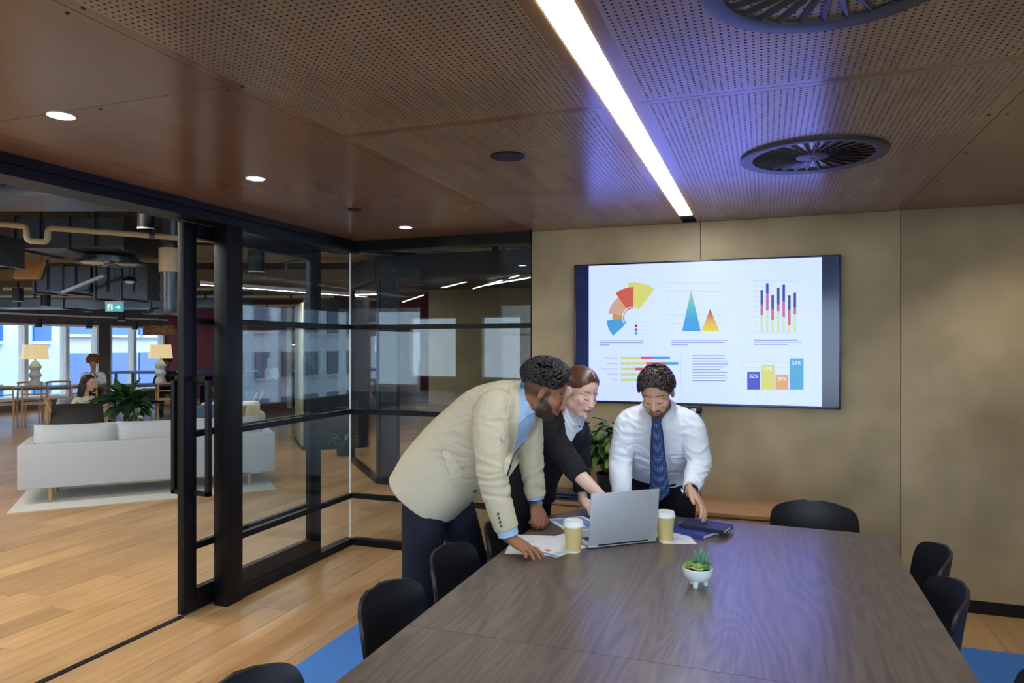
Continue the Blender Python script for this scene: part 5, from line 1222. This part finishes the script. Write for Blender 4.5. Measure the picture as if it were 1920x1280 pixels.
# ---------------------------------------------------------------- man in the white shirt
def shirt_man():
    hm = head_frame((-.493, 3.445, 1.375), -94, 30, 3)
    sk = skinmat('tan_skin', (206, 160, 134)); g = G(); head(g, hm)
    limb(g, [(-.512, 3.63, 1.22, .06), (-.507, 3.57, 1.275, .058), (-.50, 3.515, 1.325, .056), (-.496, 3.47, 1.36, .052)])
    limb(g, [(-.512, 3.63, 1.22, .06), (-.53, 3.80, 1.05, .07), (-.55, 3.95, .88, .07)])
    limb(g, [(-.62, 3.95, .88, .05), (-.65, 4.00, .48, .04), (-.66, 4.08, .09, .035)]); limb(g, [(-.48, 3.95, .88, .05), (-.45, 4.00, .48, .04), (-.44, 4.08, .09, .035)])
    limb(g, [(-.55, 3.64, 1.20, .04), (-.665, 3.64, 1.18, .04), (-.706, 3.66, 1.0, .036), (-.672, 3.50, .845, .030), (-.668, 3.475, .846, .029)])
    limb(g, [(-.47, 3.64, 1.20, .04), (-.355, 3.64, 1.18, .04), (-.318, 3.67, 1.01, .036), (-.338, 3.50, .92, .030), (-.335, 3.47, .90, .029)])
    hand(g, (-.667, 3.472, .844), (.10, -.80, -.35), (.05, -.45, .85), 1, (10, 25, 15), 5, 1.0)
    hand(g, (-.334, 3.466, .9095), (.50, -.44, -.54), (.74, .05, .55), 1, (16, 18, 12), 4, 1.0)
    me = fuse(g, .0033, 2, 'body', sk); paint(me, hm, (208, 162, 136), (182, 112, 98), (40, 28, 24), (52, 38, 32))
    p = person(me, 'man in a white shirt and blue tie bending over the laptop')
    hair = plain('dark_brown_hair', (48, 36, 34), .4, 0, .35, 60); tm = ang_interp([(0, 55), (25, 60), (48, 80), (62, 92), (85, 94), (105, 100), (180, 118)])
    shell(G().grid(cap_hair(hm, (0, -.014, .036), (.081, .101, .091), tm)), 'hair_base', hair, .004, p, 'hair_base')
    q = random.Random(11)
    sg = G()
    for k in range(420):
        ph = q.uniform(0, 6.283); th = tm(ph)*math.sqrt(q.random())*.97; pts = []; rr_ = []
        for s in range(5):
            a = th+.10*s*(1 if abs(math.sin(ph)) < .75 else .9); a = min(a, tm(ph)+.05); pj = ph+.10*math.sin(s*1.3+k)
            d = V((math.sin(a)*math.sin(pj), math.sin(a)*math.cos(pj), math.cos(a))); lift = 1.03+.075*math.sin(math.pi*(s+.6)/5)+.03*math.sin(k*1.7)
            pts.append(hm @ (V((0, -.014, .036))+V((d.x*.080, d.y*.100, d.z*.090))*lift)); rr_.append(.0058*(1-.14*s))
        sg.tube(pts, rr_, 5)
    st = part('hair_locks', sg, hair, p, True); st['kind'] = 'stuff'
    WS = cloth('white_shirt', (240, 243, 250), .7, .03, 160, .06); jg = G(); fr = V((0, -.73, -.67))
    def sec(c, hw, hd): return (V(c), V((hw, 0, 0)), fr*hd)
    loft(jg, [sec((-.55, 3.955, .875), .165, .115), sec((-.545, 3.90, .945), .172, .118), sec((-.535, 3.82, 1.03), .180, .122), sec((-.52, 3.71, 1.145), .198, .122), sec((-.512, 3.635, 1.225), .185, .098), sec((-.508, 3.595, 1.265), .105, .078), sec((-.506, 3.57, 1.285), .074, .066)], 30, 5, 2.4)
    limb(jg, [(-.62, 3.64, 1.220, .072), (-.668, 3.637, 1.188, .072), (-.693, 3.65, 1.10, .067), (-.712, 3.66, 1.0, .062), (-.692, 3.57, .905, .054), (-.675, 3.505, .850, .047)], open_end=True)
    limb(jg, [(-.40, 3.64, 1.220, .072), (-.352, 3.637, 1.188, .072), (-.328, 3.65, 1.10, .066), (-.313, 3.668, 1.01, .062), (-.325, 3.58, .955, .053), (-.336, 3.515, .922, .046)], open_end=True)
    jm = fuse(jg, .0065, 3, 'shirt', WS, folds(.0085, 10, None, 12, [((-.70, 3.62, .98), .22, .8), ((-.32, 3.62, .99), .22, .8), ((-.53, 3.74, .98), .24, .7), ((-.66, 3.56, 1.2), .14, .6), ((-.36, 3.56, 1.2), .14, .6)])); j = link('shirt', jm, p); bv = bvh_of(jm)
    part('shirt_cuff', G().cyl((-.675, 3.51, .858), (-.670, 3.485, .832), .042, .041, 22), WS, j); part('shirt_cuff', G().cyl((-.3365, 3.525, .928), (-.336, 3.492, .913), .041, .040, 22), WS, j)
    # collar wings and tie
    bb = bvh_both(jm, me)
    patch_px(bb, [(1258, 748), (1268, 756), (1263, 776), (1243, 808), (1237, 792), (1250, 775)], .010, .004, WS, j, 'collar_wing')
    patch_px(bb, [(1206, 752), (1197, 760), (1206, 782), (1226, 808), (1231, 792), (1215, 775)], .010, .004, WS, j, 'collar_wing')
    n = NT('dotted_tie'); v = n.coords((120, 120, 120)); vo = n.add('ShaderNodeTexVoronoi', i_Scale=1.0, i_Randomness=0.0); n.link(v, vo.inputs['Vector'])
    TIE = n.fin(n.ramp(vo.outputs['Distance'], (.25, srgb(120, 150, 200)), (.38, srgb(30, 50, 100))), .55)
    tie = G(); rows = [(-.500, 3.485, 1.262, .018), (-.500, 3.482, 1.235, .021), (-.500, 3.484, 1.225, .017), (-.499, 3.492, 1.18, .026), (-.497, 3.510, 1.05, .036), (-.494, 3.530, .93, .043), (-.492, 3.540, .875, .046), (-.491, 3.543, .835, .004)]
    P = [[V((x-w_, y+.004, z)), V((x-w_*.5, y-.004, z)), V((x, y-.006, z)), V((x+w_*.5, y-.004, z)), V((x+w_, y+.004, z))] for x, y, z, w_ in cat_rom(rows, 5)]
    shell(G().grid(P), 'tie', TIE, .006, p, 'necktie')
    part('tie_knot', G().ell((-.500, 3.480, 1.255), (.020, .014, .018), None, 14, 10), TIE, p, True)
    w_ = part('wristwatch', G().cyl((-.3355, 3.485, .909), (-.3345, 3.470, .900), .0345, .0345, 22), M['blackmatte'], p)
    part('watch_case', G().cyl((-.372, 3.476, .898), (-.379, 3.474, .895), .018, None, 18), plain('steel', (170, 170, 170), .25, .9), w_)
    tg = G(); limb(tg, [(-.635, 3.96, .88, .10), (-.645, 3.97, .70, .096), (-.65, 4.0, .48, .078), (-.66, 4.08, .10, .070)]); limb(tg, [(-.465, 3.96, .88, .10), (-.455, 3.97, .70, .096), (-.45, 4.0, .48, .078), (-.44, 4.08, .10, .070)])
    loft(tg, [(V((-.55, 3.97, .80)), V((.178, 0, 0)), V((0, -.115, -.01))), (V((-.55, 3.96, .88)), V((.175, 0, 0)), V((0, -.12, -.05))), (V((-.548, 3.925, .935)), V((.174, 0, 0)), V((0, -.11, -.08)))], 24)
    tr_ = link('trousers', fuse(tg, .009, 4, 'trousers', cloth('black_suit_trousers', (20, 20, 26), .8), folds(.006, 7, None, 4)), p)
    shoes(p, ((-.66, 4.06, -95), (-.44, 4.06, -85)), M['blackmatte'])
shirt_man()

# ---------------------------------------------------------------- people in the lounge
def seated(label, loc, heading, skin, topc, legc, hairf, look=(0, 10), arms='up', vox=.008, seat=.42):
    """a sitting figure; local +X is forward"""
    A = Matrix.Translation(loc) @ Matrix.Rotation(R(heading), 4, 'Z'); L = lambda x, y, z: list(A @ V((x, y, z)))
    z0 = seat; hm = head_frame(L(.03, 0, z0+.70), heading+look[0], look[1]); g = G(); head(g, hm, 1); sk = skinmat('lounge_skin', skin)
    limb(g, [L(-.04, 0, z0+.42)+[.05], L(-.02, 0, z0+.55)+[.047], L(.01, 0, z0+.64)+[.045]]); limb(g, [L(-.04, 0, z0+.1)+[.06], L(-.04, 0, z0+.45)+[.06]])
    hands = []
    for s in (-1, 1):
        if arms == 'up': el, wr = (.10, s*.20, z0+.24), (.24, s*.06, z0+.44)
        else: el, wr = (.08, s*.24, z0+.24), (.26, s*.12, z0+.40)
        limb(g, [L(-.04, s*.1, z0+.42)+[.035], L(-.035, s*.165, z0+.41)+[.035], L(*el)+[.032], L(*wr)+[.026]])
        y = A.to_3x3() @ V((.5, -s*.3, .6) if arms == 'up' else (.9, -s*.2, -.1)); hand(g, L(*wr), y, A.to_3x3() @ V((.2, s*.8, .5)), -s, (20, 30, 20), 4, .9)
        limb(g, [L(.02, s*.09, z0+.08)+[.045], L(.40, s*.11, z0+.05)+[.035], L(.43, s*.12, .28)+[.03], L(.44, s*.12, .09)+[.03]])
    p = person(fuse(g, vox*.6, 1, 'body', sk), label); paint(p.data, hm, skin, (190, 110, 100), (60, 44, 36), None, None, 1)
    tg = G(); loft(tg, [(V(L(-.02, 0, z0+.06)), A.to_3x3() @ V((0, .17, 0)), A.to_3x3() @ V((.12, 0, 0))), (V(L(-.04, 0, z0+.25)), A.to_3x3() @ V((0, .15, 0)), A.to_3x3() @ V((.11, 0, 0))), (V(L(-.04, 0, z0+.42)), A.to_3x3() @ V((0, .17, 0)), A.to_3x3() @ V((.10, 0, 0))), (V(L(-.03, 0, z0+.51)), A.to_3x3() @ V((0, .08, 0)), A.to_3x3() @ V((.07, 0, 0)))], 22)
    for s in (-1, 1):
        el, wr = ((.10, s*.20, z0+.24), (.20, s*.10, z0+.38)) if arms == 'up' else ((.08, s*.24, z0+.24), (.20, s*.16, z0+.35))
        limb(tg, [L(-.04, s*.14, z0+.45)+[.062], L(-.03, s*.185, z0+.40)+[.060], L(*el)+[.05], L(*wr)+[.042]])
    link('top', fuse(tg, vox, 2, 'top', cloth('lounge_top', topc, .8)), p)
    lg = G(); loft(lg, [(V(L(-.08, 0, z0+.09)), A.to_3x3() @ V((0, .17, 0)), V((0, 0, .10))), (V(L(.10, 0, z0+.08)), A.to_3x3() @ V((0, .175, 0)), V((0, 0, .085)))], 20)
    for s in (-1, 1): limb(lg, [L(.02, s*.09, z0+.08)+[.085], L(.42, s*.11, z0+.06)+[.07], L(.43, s*.12, .30)+[.06], L(.44, s*.12, .09)+[.05]])
    link('trousers', fuse(lg, vox, 2, 'trousers', cloth('lounge_trousers', legc, .8)), p); hairf(hm, p)
    shoes(p, [(L(.42, s*.12, 0)[0], L(.42, s*.12, 0)[1], heading) for s in (-1, 1)], M['blackmatte']); return p
def long_hair(col):
    def f(hm, p):
        m = plain('long_hair', col, .45, 0, .3, 60); tm = ang_interp([(0, 50), (40, 60), (70, 95), (180, 118)])
        shell(G().grid(cap_hair(hm, (0, -.014, .036), (.088, .108, .096), tm)), 'hair', m, .005, p, 'hair')
        g = G()
        for k in range(26):
            a = R(80+200*k/25); x, y = .078*math.sin(a), .088*math.cos(a)-.02
            g.tube([hm @ V((x, y, .04)), hm @ V((x*1.15, y*1.12, -.06)), hm @ V((x*1.2, y*1.05-.01, -.17)), hm @ V((x*1.05, y-.02, -.25))], [.016, .018, .016, .006], 6)
        part('hair_lengths', g, m, p, True)['kind'] = 'stuff'
    return f
def curly(col, puff, n=420):
    def f(hm, p):
        m = plain('curly_hair', col, .6, 0, .4, 60); q = random.Random(2); g = G(); tm = ang_interp([(0, 56), (40, 64), (75, 98), (180, 112)])
        for k in range(n):
            ph = q.uniform(0, 6.283); mx = tm(ph); th = math.acos(1-q.random()*(1-math.cos(mx))); d = V((math.sin(th)*math.sin(ph), math.sin(th)*math.cos(ph), math.cos(th)))
            g.ell(hm @ (V((0, -.014, .036))+V((d.x*.08, d.y*.10, d.z*.09))*(1.05+(puff-1.05)*math.sqrt(q.random())*(.45+.55*smoothstep((mx-th)/.6)))), (q.uniform(.014, .022),)*3, None, 8, 6)
        part('curls', g, m, p, True)['kind'] = 'stuff'
    return f
seated('woman with long dark hair and pale top sipping a drink in a lounge chair', (-9.50, 7.70, 0), 15, (214, 170, 148), (222, 216, 206), (30, 30, 36), long_hair((46, 34, 30)), (0, 8), 'up', .008, .33)
seated('woman with a big curly bob and white top sitting at the work table', (-13.92, 11.436, 0), -43, (186, 132, 104), (226, 228, 232), (60, 66, 84), curly((128, 80, 44), 1.8, 800), (0, 22), 'up', .008, .50)
seated('person in dark clothes sitting behind the table lamp', (-12.88, 12.45, 0), -43, (120, 84, 66), (34, 34, 38), (26, 26, 30), curly((30, 24, 22), 1.3), (0, 20), 'down', .008, .50)
seated('person in navy sitting beyond the blue backed chair', (-8.6, 9.75, 0), -150, (110, 76, 60), (34, 42, 66), (30, 34, 50), curly((20, 18, 18), 1.35), (0, 10), 'down', .008, .47)
